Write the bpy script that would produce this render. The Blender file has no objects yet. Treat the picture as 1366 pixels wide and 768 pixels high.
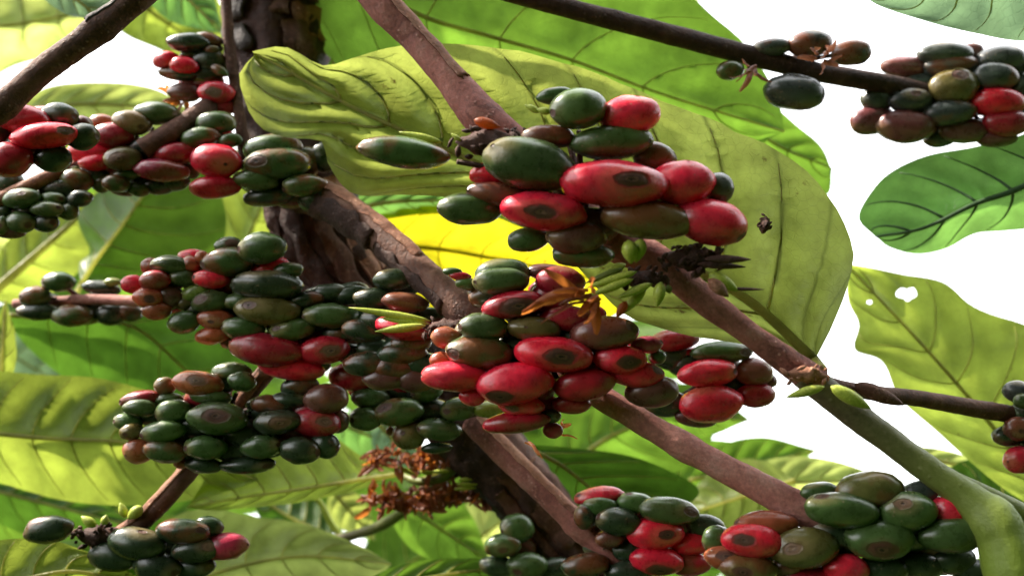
import bpy, bmesh, math, random
from mathutils import Vector, Matrix, noise, Quaternion

random.seed(7)
S = bpy.context.scene
C = S.collection

# ------------------------------------------------------------------ camera, sky, sun, exposure
FPX = 1312.0                      # focal length in photograph pixels (1366 x 768)
PITCH = math.radians(24)
CAM = Matrix.Translation((0, 0, 1.55)) @ Matrix.Rotation(math.radians(90) + PITCH, 4, 'X')
cd = bpy.data.cameras.new('camera')
cd.sensor_width = 36.0
cd.lens = 36.0 * FPX / 1366.0
cd.clip_start = 0.01
cd.clip_end = 3000
cd.dof.use_dof = True
cd.dof.focus_distance = 0.262
cd.dof.aperture_fstop = 10
cam = bpy.data.objects.new('camera', cd)
C.objects.link(cam)
cam.matrix_world = CAM
S.camera = cam

def camdir(x, y, z):
    return (CAM.to_3x3() @ Vector((x, y, z))).normalized()

SUN_DIR = camdir(-0.64, 0.72, -0.27)         # towards the sun
sl = bpy.data.lights.new('sun', 'SUN')
sl.energy = 5.0
sl.angle = math.radians(1.5)
sl.color = (1.0, 0.9, 0.76)
sun = bpy.data.objects.new('sun', sl)
C.objects.link(sun)
sun.location = (0, 0, 20)
sun.rotation_mode = 'QUATERNION'
sun.rotation_quaternion = SUN_DIR.to_track_quat('Z', 'Y')

w = bpy.data.worlds.new("World")
S.world = w
w.use_nodes = True
nt = w.node_tree
nt.nodes.clear()
sky = nt.nodes.new('ShaderNodeTexSky')
sky.sky_type = 'NISHITA'
sky.sun_disc = False
sky.sun_elevation = math.asin(SUN_DIR.z)
sky.sun_rotation = math.atan2(SUN_DIR.x, SUN_DIR.y)
sky.air_density = 1.0
sky.dust_density = 6.0
sky.ozone_density = 0.6
cloud = nt.nodes.new('ShaderNodeMix'); cloud.data_type = 'RGBA'     # thin bright overcast over the blue
cloud.inputs[0].default_value = 0.75
cloud.inputs[7].default_value = (13.0, 13.2, 13.4, 1)
bg = nt.nodes.new('ShaderNodeBackground')
bg.inputs['Strength'].default_value = 0.15
wo = nt.nodes.new('ShaderNodeOutputWorld')
nt.links.new(sky.outputs[0], cloud.inputs[6])
nt.links.new(cloud.outputs[2], bg.inputs[0])
nt.links.new(bg.outputs[0], wo.inputs[0])

S.view_settings.view_transform = 'Standard'
S.view_settings.look = 'None'
S.view_settings.exposure = 1.18
S.view_settings.gamma = 1.0
S.render.engine = 'CYCLES'
S.cycles.use_denoising = True
S.cycles.max_bounces = 8
S.cycles.transmission_bounces = 6
S.cycles.diffuse_bounces = 4
S.cycles.caustics_reflective = False
S.cycles.caustics_refractive = False

# ------------------------------------------------------------------ helpers
def P(x, y, d):
    """a point d metres from the camera plane, seen at photograph pixel (x, y)"""
    return CAM @ Vector(((x - 683.0) / FPX * d, -(y - 384.0) / FPX * d, -d))

CX = (CAM.to_3x3() @ Vector((1, 0, 0)))
CY = (CAM.to_3x3() @ Vector((0, 1, 0)))
CZ = (CAM.to_3x3() @ Vector((0, 0, 1)))      # towards the camera

def tag(o, label=None, cat=None, group=None, kind=None):
    if label: o['label'] = label
    if cat: o['category'] = cat
    if group: o['group'] = group
    if kind: o['kind'] = kind
    return o

def thing(name, loc, label, cat, group=None):
    o = bpy.data.objects.new(name, None)
    o.empty_display_size = 0.01
    C.objects.link(o)
    o.location = loc
    return tag(o, label, cat, group)

def mesh_obj(name, verts, faces, mat, parent=None, origin=None, smooth=True, attrs=None, color=None):
    """verts in world space -> one linked mesh object whose origin is `origin`"""
    if origin is None:
        origin = Vector((0, 0, 0))
        for v in verts: origin += v
        origin /= max(1, len(verts))
    me = bpy.data.meshes.new(name)
    me.from_pydata([tuple(v - origin) for v in verts], [], faces)
    if smooth: me.shade_smooth()
    if attrs:
        for k, vals in attrs.items():
            a = me.attributes.new(k, 'FLOAT', 'POINT')
            a.data.foreach_set('value', vals)
    me.materials.append(mat)
    me.update()
    o = bpy.data.objects.new(name, me)
    C.objects.link(o)
    if parent is not None:
        o.parent = parent
        o.location = origin - parent_world(parent)
    else:
        o.location = origin
    if color: o.color = (color[0], color[1], color[2], 1)
    return o

def parent_world(o):
    p = Vector((0, 0, 0))
    while o is not None:
        p += o.location
        o = o.parent
    return p

def crom(pts, n):
    """Catmull-Rom through pts, n samples evenly spaced along the arc"""
    pts = [Vector(p) for p in pts]
    if len(pts) == 2:
        return [pts[0].lerp(pts[1], i / (n - 1)) for i in range(n)]
    q = [pts[0] * 2 - pts[1]] + pts + [pts[-1] * 2 - pts[-2]]
    fine = []
    for i in range(1, len(q) - 2):
        for k in range(16):
            t = k / 16
            a, b, c, d = q[i-1], q[i], q[i+1], q[i+2]
            fine.append(0.5 * (2*b + (c-a)*t + (2*a-5*b+4*c-d)*t*t + (3*b-a-3*c+d)*t**3))
    fine.append(pts[-1].copy())
    L = [0.0]
    for i in range(1, len(fine)): L.append(L[-1] + (fine[i]-fine[i-1]).length)
    out, j = [], 0
    for i in range(n):
        s = L[-1] * i / (n-1)
        while j < len(L)-2 and L[j+1] < s: j += 1
        f = (s - L[j]) / max(1e-9, L[j+1]-L[j])
        out.append(fine[j].lerp(fine[j+1], min(1, max(0, f))))
    return out

class MB:
    """collects shapes that become ONE mesh"""
    def __init__(self): self.v, self.f = [], []
    def add(self, v, f):
        k = len(self.v); self.v += v; self.f += [tuple(i + k for i in q) for q in f]
    def tube(self, pts, rad, seg=8, rough=0.0, scale=300, ridges=0, ridge_amp=0.0, cap=True):
        n = len(pts); v, f = [], []
        up = CZ.copy()
        for i, p in enumerate(pts):
            t = (pts[min(n-1, i+1)] - pts[max(0, i-1)]).normalized()
            a = (up - t * up.dot(t)).normalized(); b = t.cross(a)
            for k in range(seg):
                an = 2*math.pi*k/seg
                r = rad[i]
                if ridges: r *= 1 + ridge_amp*math.cos(ridges*an + 2.5*noise.noise(p*60))
                d = a*math.cos(an) + b*math.sin(an)
                if rough: r *= 1 + rough*noise.fractal((p + d*r)*scale, 0.6, 2.0, 3)
                v.append(p + d*r)
        for i in range(n-1):
            for k in range(seg):
                k2 = (k+1) % seg
                f.append((i*seg+k, i*seg+k2, (i+1)*seg+k2, (i+1)*seg+k))
        if cap:
            f.append(tuple(reversed(range(seg)))); f.append(tuple((n-1)*seg+k for k in range(seg)))
        self.add(v, f)
    def drop(self, p0, p1, r, seg=8, rings=8, power=1.0, rough=0.0):
        """a bud or scale: spindle from p0 to p1"""
        pts = [p0.lerp(p1, i/rings) for i in range(rings+1)]
        rad = [max(r*0.06, r*math.sin(math.pi*min(1, max(0, (i/rings)**power)))**0.75) for i in range(rings+1)]
        self.tube(pts, rad, seg, rough, 500)
    def build(self, name, mat, parent=None, **k):
        return mesh_obj(name, self.v, self.f, mat, parent, **k)

# ------------------------------------------------------------------ materials
def new_mat(name):
    m = bpy.data.materials.new(name); m.use_nodes = True
    n = m.node_tree.nodes; n.clear()
    return m, n, m.node_tree.links

def N(n, t, **kw):
    x = n.new(t)
    for k, v in kw.items(): setattr(x, k, v)
    return x

def noise_node(n, l, co, scale, detail=4, rough=0.55):
    t = N(n, 'ShaderNodeTexNoise'); t.inputs['Scale'].default_value = scale
    t.inputs['Detail'].default_value = detail; t.inputs['Roughness'].default_value = rough
    l.new(co, t.inputs['Vector']); return t.outputs['Fac']

def ramp(n, l, fac, stops):
    r = N(n, 'ShaderNodeValToRGB')
    e = r.color_ramp.elements
    while len(e) > 1: e.remove(e[-1])
    e[0].position = stops[0][0]; e[0].color = (*stops[0][1], 1)
    for p, c in stops[1:]:
        q = e.new(p); q.color = (*c, 1)
    l.new(fac, r.inputs[0]); return r.outputs[0]

def fr(n, l, fac, a, b, c=0.0, d=1.0):
    m = N(n, 'ShaderNodeMapRange'); m.clamp = True
    l.new(fac, m.inputs[0])
    for i, v in enumerate((a, b, c, d)): m.inputs[i+1].default_value = v
    return m.outputs[0]

def mixc(n, l, fac, a, b, mode='MIX'):
    m = N(n, 'ShaderNodeMix', data_type='RGBA', blend_type=mode)
    for s, x in ((0, fac), (6, a), (7, b)):
        if isinstance(x, (int, float)): m.inputs[s].default_value = x
        elif isinstance(x, tuple): m.inputs[s].default_value = (*x, 1)
        else: l.new(x, m.inputs[s])
    return m.outputs[2]

def math_(n, l, op, a, b=None):
    m = N(n, 'ShaderNodeMath', operation=op)
    for i, x in enumerate((a, b)):
        if x is None: continue
        if isinstance(x, (int, float)): m.inputs[i].default_value = x
        else: l.new(x, m.inputs[i])
    return m.outputs[0]

def bump(n, l, h, strength, dist=0.001):
    b = N(n, 'ShaderNodeBump'); b.inputs['Strength'].default_value = strength
    b.inputs['Distance'].default_value = dist
    l.new(h, b.inputs['Height']); return b.outputs[0]

def leaf_mat(name, col, dark, trans, mix=0.5, veincol=None, spots=0.0, rough=0.42, vein=0.35, vein_trans=0.8, spot_col=(0.09, 0.035, 0.012)):
    m, n, l = new_mat(name)
    tc = N(n, 'ShaderNodeTexCoord'); co = tc.outputs['Object']
    ph = N(n, 'ShaderNodeAttribute', attribute_name='vein_phase').outputs['Fac']
    ac = N(n, 'ShaderNodeAttribute', attribute_name='across').outputs['Fac']
    big = noise_node(n, l, co, 28, 3); mid = noise_node(n, l, co, 130, 5); fine = noise_node(n, l, co, 900, 3)
    c = mixc(n, l, fr(n, l, big, 0.35, 0.68), dark, col)
    t = mixc(n, l, fr(n, l, big, 0.35, 0.68), tuple(0.62*x for x in trans), trans)
    k = fr(n, l, mid, 0.3, 0.7, 0.75, 1.2)
    c = mixc(n, l, 1.0, c, k, 'MULTIPLY'); t = mixc(n, l, 1.0, t, k, 'MULTIPLY')
    # tinted lines beside the side veins and midrib; painted shade on hero
    tri = math_(n, l, 'PINGPONG', ph, 0.5)                    # 0 on a vein, 0.5 between
    line = fr(n, l, tri, 0.0, 0.07, 1.0, 0.0)
    rib = fr(n, l, ac, 0.0, 0.10, 1.0, 0.0)
    vm = math_(n, l, 'MULTIPLY', math_(n, l, 'MAXIMUM', line, rib), vein)
    vc = veincol or (0.22, 0.26, 0.05)
    c = mixc(n, l, vm, c, vc); t = mixc(n, l, vm, t, tuple(vein_trans*x for x in trans))
    # net of fine veins
    vo = N(n, 'ShaderNodeTexVoronoi', feature='DISTANCE_TO_EDGE'); vo.inputs['Scale'].default_value = 420
    l.new(co, vo.inputs['Vector'])
    net = fr(n, l, vo.outputs['Distance'], 0.0, 0.06, 1.0, 0.0)
    t = mixc(n, l, math_(n, l, 'MULTIPLY', net, 0.16), t, tuple(0.5*x for x in trans))
    if spots > 0:
        s = noise_node(n, l, co, 85, 6, 0.7)
        sf = fr(n, l, s, 0.70 - 0.06*spots, 0.76 - 0.06*spots)
        c = mixc(n, l, sf, c, spot_col); t = mixc(n, l, sf, t, tuple(0.6*x for x in spot_col))
    h = math_(n, l, 'ADD', math_(n, l, 'MULTIPLY', net, 0.35), math_(n, l, 'ADD', math_(n, l, 'MULTIPLY', fine, 0.25), mid))
    nm = bump(n, l, h, 0.35, 0.0006)
    b = N(n, 'ShaderNodeBsdfPrincipled')
    l.new(c, b.inputs['Base Color']); l.new(nm, b.inputs['Normal'])
    l.new(fr(n, l, mid, 0.3, 0.7, rough - 0.08, rough + 0.12), b.inputs['Roughness'])
    b.inputs['Specular IOR Level'].default_value = 0.4
    tr = N(n, 'ShaderNodeBsdfTranslucent'); l.new(t, tr.inputs[0]); l.new(nm, tr.inputs['Normal'])
    mx = N(n, 'ShaderNodeMixShader'); mx.inputs[0].default_value = mix
    l.new(b.outputs[0], mx.inputs[1]); l.new(tr.outputs[0], mx.inputs[2])
    o = N(n, 'ShaderNodeOutputMaterial'); l.new(mx.outputs[0], o.inputs[0])
    return m

def bark_mat(name, a, b_, c_, rough=0.75, scale=150, along=None, bumpk=0.6):
    m, n, l = new_mat(name)
    tc = N(n, 'ShaderNodeTexCoord'); co = tc.outputs['Object']
    n1 = noise_node(n, l, co, scale, 6, 0.65); n2 = noise_node(n, l, co, scale*0.25, 4); n3 = noise_node(n, l, co, scale*7, 4, 0.7)
    c = ramp(n, l, n1, [(0.30, a), (0.52, b_), (0.72, c_)])
    c = mixc(n, l, fr(n, l, n2, 0.35, 0.7, 0.0, 0.6), c, a)
    c = mixc(n, l, 1.0, c, fr(n, l, n3, 0.25, 0.75, 0.6, 1.3), 'MULTIPLY')
    lv = N(n, 'ShaderNodeTexVoronoi'); lv.inputs['Scale'].default_value = scale*3.2; l.new(co, lv.inputs['Vector'])
    lent = math_(n, l, 'MULTIPLY', fr(n, l, lv.outputs['Distance'], 0.10, 0.24, 1.0, 0.0), fr(n, l, n2, 0.45, 0.6))
    c = mixc(n, l, math_(n, l, 'MULTIPLY', lent, 0.55), c, tuple(min(1, 1.5*x+0.03) for x in c_))   # lenticels
    crk = fr(n, l, n1, 0.44, 0.50); crk2 = fr(n, l, n1, 0.50, 0.56, 1.0, 0.0)
    crack = math_(n, l, 'MULTIPLY', math_(n, l, 'MULTIPLY', crk, crk2), fr(n, l, n2, 0.5, 0.6))
    if bumpk > 0.4: c = mixc(n, l, math_(n, l, 'MULTIPLY', crack, 0.7), c, tuple(0.4*x for x in a))
    if along:
        al = N(n, 'ShaderNodeAttribute', attribute_name='along').outputs['Fac']
        c = mixc(n, l, fr(n, l, math_(n, l, 'ADD', al, math_(n, l, 'MULTIPLY', n2, 0.3)), 0.35, 0.95), c, along)
    h = math_(n, l, 'ADD', math_(n, l, 'ADD', n1, math_(n, l, 'MULTIPLY', lent, 0.3)), math_(n, l, 'MULTIPLY', n3, 0.35))
    b = N(n, 'ShaderNodeBsdfPrincipled'); l.new(c, b.inputs['Base Color'])
    l.new(bump(n, l, h, bumpk, 0.0015), b.inputs['Normal'])
    l.new(fr(n, l, n3, 0.3, 0.7, rough-0.15, rough+0.1), b.inputs['Roughness'])
    b.inputs['Specular IOR Level'].default_value = 0.35
    o = N(n, 'ShaderNodeOutputMaterial'); l.new(b.outputs[0], o.inputs[0])
    return m

def berry_mat():
    m, n, l = new_mat('coffee_cherry_skin')
    tc = N(n, 'ShaderNodeTexCoord'); co = tc.outputs['Object']
    oi = N(n, 'ShaderNodeObjectInfo')
    ti = N(n, 'ShaderNodeAttribute', attribute_name='tip').outputs['Fac']       # angle from the eye end, 0..1
    bl = N(n, 'ShaderNodeAttribute', attribute_name='blush').outputs['Fac']
    ad = N(n, 'ShaderNodeVectorMath', operation='ADD'); l.new(co, ad.inputs[0])
    cmb = N(n, 'ShaderNodeCombineXYZ'); l.new(math_(n, l, 'MULTIPLY', oi.outputs['Random'], 50.0), cmb.inputs[0])
    l.new(cmb.outputs[0], ad.inputs[1]); co = ad.outputs[0]
    big = noise_node(n, l, co, 110, 3); mid = noise_node(n, l, co, 420, 5, 0.6); fine = noise_node(n, l, co, 2600, 2)
    base = oi.outputs['Color']
    c = mixc(n, l, 1.0, base, fr(n, l, mid, 0.3, 0.7, 0.72, 1.28), 'MULTIPLY')
    hs = N(n, 'ShaderNodeHueSaturation'); hs.inputs['Saturation'].default_value = 0.85; hs.inputs['Value'].default_value = 0.55
    hs.inputs['Hue'].default_value = 0.485; l.new(c, hs.inputs['Color'])
    c = mixc(n, l, fr(n, l, big, 0.45, 0.75, 0.0, 0.5), c, hs.outputs[0])       # darker ripening patches
    pal = mixc(n, l, 0.5, base, (0.42, 0.30, 0.14))
    c = mixc(n, l, math_(n, l, 'MULTIPLY', fr(n, l, ti, 0.10, 0.24, 0.75, 0.0), bl), c, pal)
    sp = N(n, 'ShaderNodeTexVoronoi'); sp.inputs['Scale'].default_value = 700; l.new(co, sp.inputs['Vector'])
    spots = math_(n, l, 'MULTIPLY', fr(n, l, sp.outputs['Distance'], 0.10, 0.22, 0.55, 0.0), fr(n, l, big, 0.5, 0.62))
    c = mixc(n, l, spots, c, (0.34, 0.24, 0.16))
    sc = noise_node(n, l, co, 170, 7, 0.75)
    c = mixc(n, l, fr(n, l, sc, 0.66, 0.72, 0.0, 0.8), c, (0.10, 0.05, 0.03))   # scurfy scars
    # some fruits ripen in patches, part green and part red
    part = math_(n, l, 'MULTIPLY', N(n, 'ShaderNodeAttribute', attribute_name='part_ripe').outputs['Fac'], fr(n, l, big, 0.47, 0.60, 0.0, 0.75))
    c = mixc(n, l, part, c, (0.20, 0.055, 0.022))
    ha = N(n, 'ShaderNodeAttribute', attribute_name='halo').outputs['Fac']
    hz = fr(n, l, math_(n, l, 'ADD', ha, math_(n, l, 'MULTIPLY', mid, 0.8)), 1.35, 1.9, 0.8, 0.0)
    c = mixc(n, l, hz, c, mixc(n, l, 0.55, (0.10, 0.04, 0.025), base))
    b = N(n, 'ShaderNodeBsdfPrincipled'); l.new(c, b.inputs['Base Color'])
    h = math_(n, l, 'ADD', mid, math_(n, l, 'MULTIPLY', fine, 0.3))
    l.new(bump(n, l, h, 0.22, 0.0006), b.inputs['Normal'])
    l.new(fr(n, l, mid, 0.3, 0.7, 0.22, 0.38), b.inputs['Roughness'])
    b.inputs['Coat Weight'].default_value = 0.35; b.inputs['Coat Roughness'].default_value = 0.16
    b.inputs['Specular IOR Level'].default_value = 0.55
    b.inputs['Subsurface Weight'].default_value = 0.0
    o = N(n, 'ShaderNodeOutputMaterial'); l.new(b.outputs[0], o.inputs[0])
    return m

M = {}
M['berry'] = berry_mat()
def scar_mat(name, a, b_, c_):
    m, n, l = new_mat(name)
    co = N(n, 'ShaderNodeTexCoord').outputs['Object']
    ha = N(n, 'ShaderNodeAttribute', attribute_name='halo').outputs['Fac']
    n1 = noise_node(n, l, co, 700, 5, 0.65); n2 = noise_node(n, l, co, 260, 3)
    q = math_(n, l, 'ADD', ha, math_(n, l, 'MULTIPLY', math_(n, l, 'SUBTRACT', n1, 0.5), 0.9))
    c = ramp(n, l, q, [(0.0, tuple(0.35*x for x in a)), (0.12, tuple(0.4*x for x in a)), (0.22, c_), (0.36, a), (0.6, b_), (0.86, b_)])
    c = mixc(n, l, fr(n, l, n2, 0.45, 0.7, 0.0, 0.6), c, c_)
    rim = fr(n, l, q, 0.78, 1.05, 0.0, 0.85)
    oi = N(n, 'ShaderNodeObjectInfo')
    c = mixc(n, l, rim, c, mixc(n, l, 0.55, (0.10, 0.04, 0.025), oi.outputs['Color']))
    b = N(n, 'ShaderNodeBsdfPrincipled'); l.new(c, b.inputs['Base Color'])
    l.new(bump(n, l, math_(n, l, 'ADD', n1, math_(n, l, 'SINE', math_(n, l, 'MULTIPLY', q, 11.0))), 0.12, 0.0004), b.inputs['Normal'])
    b.inputs['Roughness'].default_value = 0.5
    o = N(n, 'ShaderNodeOutputMaterial'); l.new(b.outputs[0], o.inputs[0])
    return m
M['navel'] = scar_mat('berry_eye_scar', (0.05, 0.02, 0.016), (0.10, 0.038, 0.025), (0.17, 0.085, 0.05))
M['navel_tan'] = scar_mat('berry_eye_tan', (0.09, 0.045, 0.028), (0.16, 0.085, 0.045), (0.26, 0.16, 0.085))
M['hero'] = leaf_mat('leaf_hero', (0.19, 0.23, 0.05), (0.11, 0.16, 0.035), (0.54, 0.63, 0.13), 0.52, (0.07, 0.11, 0.022), 0.9, vein=0.8, vein_trans=0.4)  # dark vein tint paints the shade beside veins and midrib
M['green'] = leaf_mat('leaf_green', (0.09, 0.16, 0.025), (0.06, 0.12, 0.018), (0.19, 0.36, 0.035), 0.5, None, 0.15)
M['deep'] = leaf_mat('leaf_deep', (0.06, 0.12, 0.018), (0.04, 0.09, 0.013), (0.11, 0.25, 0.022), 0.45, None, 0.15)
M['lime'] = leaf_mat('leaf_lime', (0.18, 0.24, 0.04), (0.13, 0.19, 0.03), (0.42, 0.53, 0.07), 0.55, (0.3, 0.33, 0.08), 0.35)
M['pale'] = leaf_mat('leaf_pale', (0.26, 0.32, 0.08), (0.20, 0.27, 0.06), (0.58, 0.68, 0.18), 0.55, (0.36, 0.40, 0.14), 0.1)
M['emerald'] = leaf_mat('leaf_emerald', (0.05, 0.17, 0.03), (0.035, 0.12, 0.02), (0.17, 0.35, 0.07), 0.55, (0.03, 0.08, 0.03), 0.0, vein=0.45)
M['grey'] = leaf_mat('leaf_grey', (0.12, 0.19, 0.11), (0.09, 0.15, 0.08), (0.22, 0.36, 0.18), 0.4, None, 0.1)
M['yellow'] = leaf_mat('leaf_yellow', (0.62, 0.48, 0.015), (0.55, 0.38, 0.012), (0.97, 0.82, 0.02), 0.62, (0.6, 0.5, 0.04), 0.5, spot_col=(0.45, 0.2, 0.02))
M['rib'] = leaf_mat('leaf_rib', (0.36, 0.36, 0.10), (0.30, 0.30, 0.08), (0.80, 0.80, 0.30), 0.6, vein=0.0)
M['rib_dark'] = bark_mat('leaf_rib_dark', (0.03, 0.07, 0.03), (0.045, 0.095, 0.035), (0.06, 0.11, 0.045), 0.5, 300, bumpk=0.15)
M['bark'] = bark_mat('bark_brown', (0.075, 0.030, 0.020), (0.17, 0.075, 0.050), (0.30, 0.165, 0.12))
M['bark_pink'] = bark_mat('bark_pinkish', (0.22, 0.075, 0.062), (0.40, 0.155, 0.125), (0.52, 0.28, 0.23), bumpk=0.45)
M['bark_tan'] = bark_mat('bark_tan', (0.20, 0.075, 0.042), (0.36, 0.165, 0.10), (0.50, 0.29, 0.19), bumpk=0.6)
M['bark_flare'] = bark_mat('bark_flare', (0.36, 0.13, 0.11), (0.55, 0.24, 0.20), (0.66, 0.38, 0.33), bumpk=0.45)  # pink bark lightened: backlit flare glow put into the colour
M['bark_dark'] = bark_mat('bark_dark', (0.034, 0.015, 0.011), (0.075, 0.034, 0.026), (0.14, 0.075, 0.056), bumpk=0.9)
M['bark_grey'] = bark_mat('bark_grey', (0.05, 0.042, 0.042), (0.10, 0.09, 0.09), (0.19, 0.175, 0.17), bumpk=0.8)
M['stem_green'] = bark_mat('stem_green', (0.09, 0.12, 0.02), (0.15, 0.19, 0.035), (0.23, 0.24, 0.07), 0.5, 120, bumpk=0.25)
M['stem_mixed'] = bark_mat('stem_greenish_brown', (0.085, 0.075, 0.035), (0.15, 0.125, 0.065), (0.22, 0.18, 0.11), 0.55, 120, along=(0.17, 0.24, 0.03), bumpk=0.35)
M['bud'] = bark_mat('bud_green', (0.30, 0.38, 0.05), (0.44, 0.52, 0.07), (0.58, 0.60, 0.13), 0.45, 300, bumpk=0.2)
M['crust'] = bark_mat('node_crust', (0.045, 0.018, 0.014), (0.10, 0.042, 0.032), (0.20, 0.10, 0.072), 0.7, 400)
M['dry'] = leaf_mat('dried_petal', (0.42, 0.12, 0.03), (0.26, 0.065, 0.022), (0.80, 0.27, 0.05), 0.45, vein=0.0)
M['dry_dark'] = leaf_mat('dried_petal_brown', (0.27, 0.09, 0.045), (0.15, 0.05, 0.028), (0.46, 0.17, 0.08), 0.4, vein=0.0)
M['soil'] = bark_mat('soil_and_litter', (0.06, 0.045, 0.02), (0.10, 0.075, 0.035), (0.12, 0.13, 0.05), 0.9, 8)

# ------------------------------------------------------------------ ground
def ground():
    v, f = [], []
    n = 24
    for i in range(n+1):
        for j in range(n+1):
            u = (i/n*2-1); q = (j/n*2-1)
            x = math.copysign(abs(u)**3, u)*1500; y = math.copysign(abs(q)**3, q)*1500
            v.append(Vector((x, y, 0.12*noise.noise(Vector((x*0.15, y*0.15, 0))))))
    for i in range(n):
        for j in range(n):
            a = i*(n+1)+j; f.append((a, a+n+1, a+n+2, a+1))
    tag(mesh_obj('ground', v, f, M['soil'], origin=Vector((0, 0, 0))), 'bare soil with leaf litter under the coffee plants', kind='structure')
ground()

# ------------------------------------------------------------------ leaves
def px(pts, d0, d1):
    n = len(pts)
    return [P(p[0], p[1], p[2] if len(p) > 2 else d0 + (d1-d0)*i/max(1, n-1)) for i, p in enumerate(pts)]

def leaf(label, mid, A, B, d0, d1, mat, dA=0.002, dB=0.008, nv=8, amp=0.0013, rib=0.0010, rib_mat='rib', veins=True,
         holes=(), wave=0.0012, petiole=None, nt_=54, ns=12, group=None, tears=0.0, name='coffee_leaf', vr=1.0, sweep=0.17):
    """mid / A / B: photograph pixels from base to tip; edge depth falls back by dA, dB (metres)"""
    seed = random.uniform(0, 90)
    m3 = crom(px(mid, d0, d1), nt_)
    def edge(E, de):
        n = len(E)
        pts = [m3[0]]
        for i, e in enumerate(E):
            t = (i+1)/(n+1)
            d = e[2] if len(e) > 2 else d0 + (d1-d0)*t + de*math.sin(math.pi*min(1, t))**0.6
            pts.append(P(e[0], e[1], d))
        pts.append(m3[-1])
        return crom(pts, nt_)
    a3, b3 = edge(A, dA), edge(B, dB)
    W = 2*ns+1
    verts, across, phase = [], [], []
    for i in range(nt_):
        t = i/(nt_-1)
        for j in range(W):
            s = abs(j-ns)/ns
            e = a3[i] if j < ns else b3[i]
            p = m3[i].lerp(e, s)
            ph = (t - sweep*s**1.35)*nv
            env = (1-s**3)*min(1, s*5)*math.sin(math.pi*min(1, max(0, t)))**0.5
            q = abs(math.sin(math.pi*ph))**0.7
            k = -1.5*amp*q*env
            k += wave*noise.noise(Vector((t*6+seed, (1 if j < ns else -1)*s*1.5, seed)))*s
            p = p + CZ*k
            if tears and s > 0.93:
                p = p.lerp(m3[i], tears*max(0, noise.noise(Vector((t*22, seed, j > ns)))))
            verts.append(p); across.append(s); phase.append(ph + 20)
    faces, dead = [], set()
    for i in range(nt_-1):
        for j in range(W-1):
            faces.append((i*W+j, i*W+j+1, (i+1)*W+j+1, (i+1)*W+j))
    inv = CAM.inverted()
    for (hx, hy, hrx, hry) in holes:
        def rel(v):
            c = inv @ v
            X = c.x/-c.z*FPX + 683; Y = -c.y/-c.z*FPX + 384
            an = math.atan2(Y-hy, X-hx)
            wob = 1 + 0.16*math.sin(3*an+hx) + 0.1*math.sin(5*an)
            return (X-hx)/(hrx*wob), (Y-hy)/(hry*wob), an, wob
        keep = []
        rim = set()
        for f in faces:
            c = sum((verts[k] for k in f), Vector())/4
            x, y, _, _ = rel(c)
            if x*x+y*y < 1: rim.update(f)
            else: keep.append(f)
        for k in rim:                       # pull the rim onto the outline of the hole
            x, y, an, wob = rel(verts[k])
            r = math.hypot(x, y)
            if r > 1e-3:
                c = inv @ verts[k]; d = -c.z
                verts[k] = P(hx + x/r*hrx*wob, hy + y/r*hry*wob, d)
        faces = keep
    t = thing(name, m3[0], label, 'leaf', group)
    mesh_obj('blade', verts, faces, M[mat], t, attrs={'across': across, 'vein_phase': phase})
    b = MB()
    off = CZ*0.0004
    b.tube([p+off for p in m3], [rib*(1-0.75*i/(nt_-1)) for i in range(nt_)], 8)
    b.build('midrib', M[rib_mat], t)
    if veins:
        for side in (-1, 1):
            for k in range(1, nv):
                pts = []
                for q in range(9):
                    s = q/8*0.93
                    tt = k/nv + sweep*s**1.35
                    if tt > 0.985: break
                    i = tt*(nt_-1); i0 = int(i); fi = i-i0
                    jj = ns + side*s*ns; j0 = int(math.floor(jj)); fj = jj-j0
                    j1 = min(W-1, j0+1); i1 = min(nt_-1, i0+1)
                    va = verts[i0*W+j0].lerp(verts[i0*W+j1], fj); vb = verts[i1*W+j0].lerp(verts[i1*W+j1], fj)
                    pts.append(va.lerp(vb, fi) + CZ*0.00012)
                if len(pts) > 3:
                    c = inv @ pts[len(pts)//2]
                    if any(abs((c.x/-c.z*FPX+683-h[0])) < h[2]*2.2 and abs((-c.y/-c.z*FPX+384-h[1])) < h[3]*2.2 for h in holes): continue
                    v = MB(); v.tube(pts, [vr*0.00030*(1-0.7*i/(len(pts)-1)) for i in range(len(pts))], 6)
                    v.build('side_vein', M[rib_mat], t)
    if petiole:
        v = MB(); pp = crom([m3[0]] + [P(*q) for q in petiole], 12)
        v.tube(pp, [rib*(1.0+0.3*i/11) for i in range(12)], 8); v.build('petiole', M[rib_mat], t)
    return t

def oval(base, tip, wa, wb, bend=0.0, d0=0.4, d1=0.4, **kw):
    """edges of an ordinary pointed oval leaf, in pixels"""
    bx, by = base; tx, ty = tip
    dx, dy = tx-bx, ty-by; L = math.hypot(dx, dy); nx, ny = dy/L, -dx/L
    mid, A, B = [], [], []
    for i in range(7):
        t = i/6; o = bend*math.sin(math.pi*t)
        mid.append((bx+dx*t+nx*o, by+dy*t+ny*o))
    for i in range(1, 8):
        t = i/8; o = bend*math.sin(math.pi*t)
        wv = math.sin(math.pi*t**0.85)**0.85*(1-0.35*max(0, t-0.7)/0.3)
        A.append((bx+dx*t+nx*(o+wa*wv), by+dy*t+ny*(o+wa*wv)))
        B.append((bx+dx*t+nx*(o-wb*wv), by+dy*t+ny*(o-wb*wv)))
    return dict(mid=mid, A=A, B=B, d0=d0, d1=d1)

def L(label, mat, o, **kw):
    o = dict(o); o.update(kw); return leaf(label, mat=mat, **o)

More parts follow.
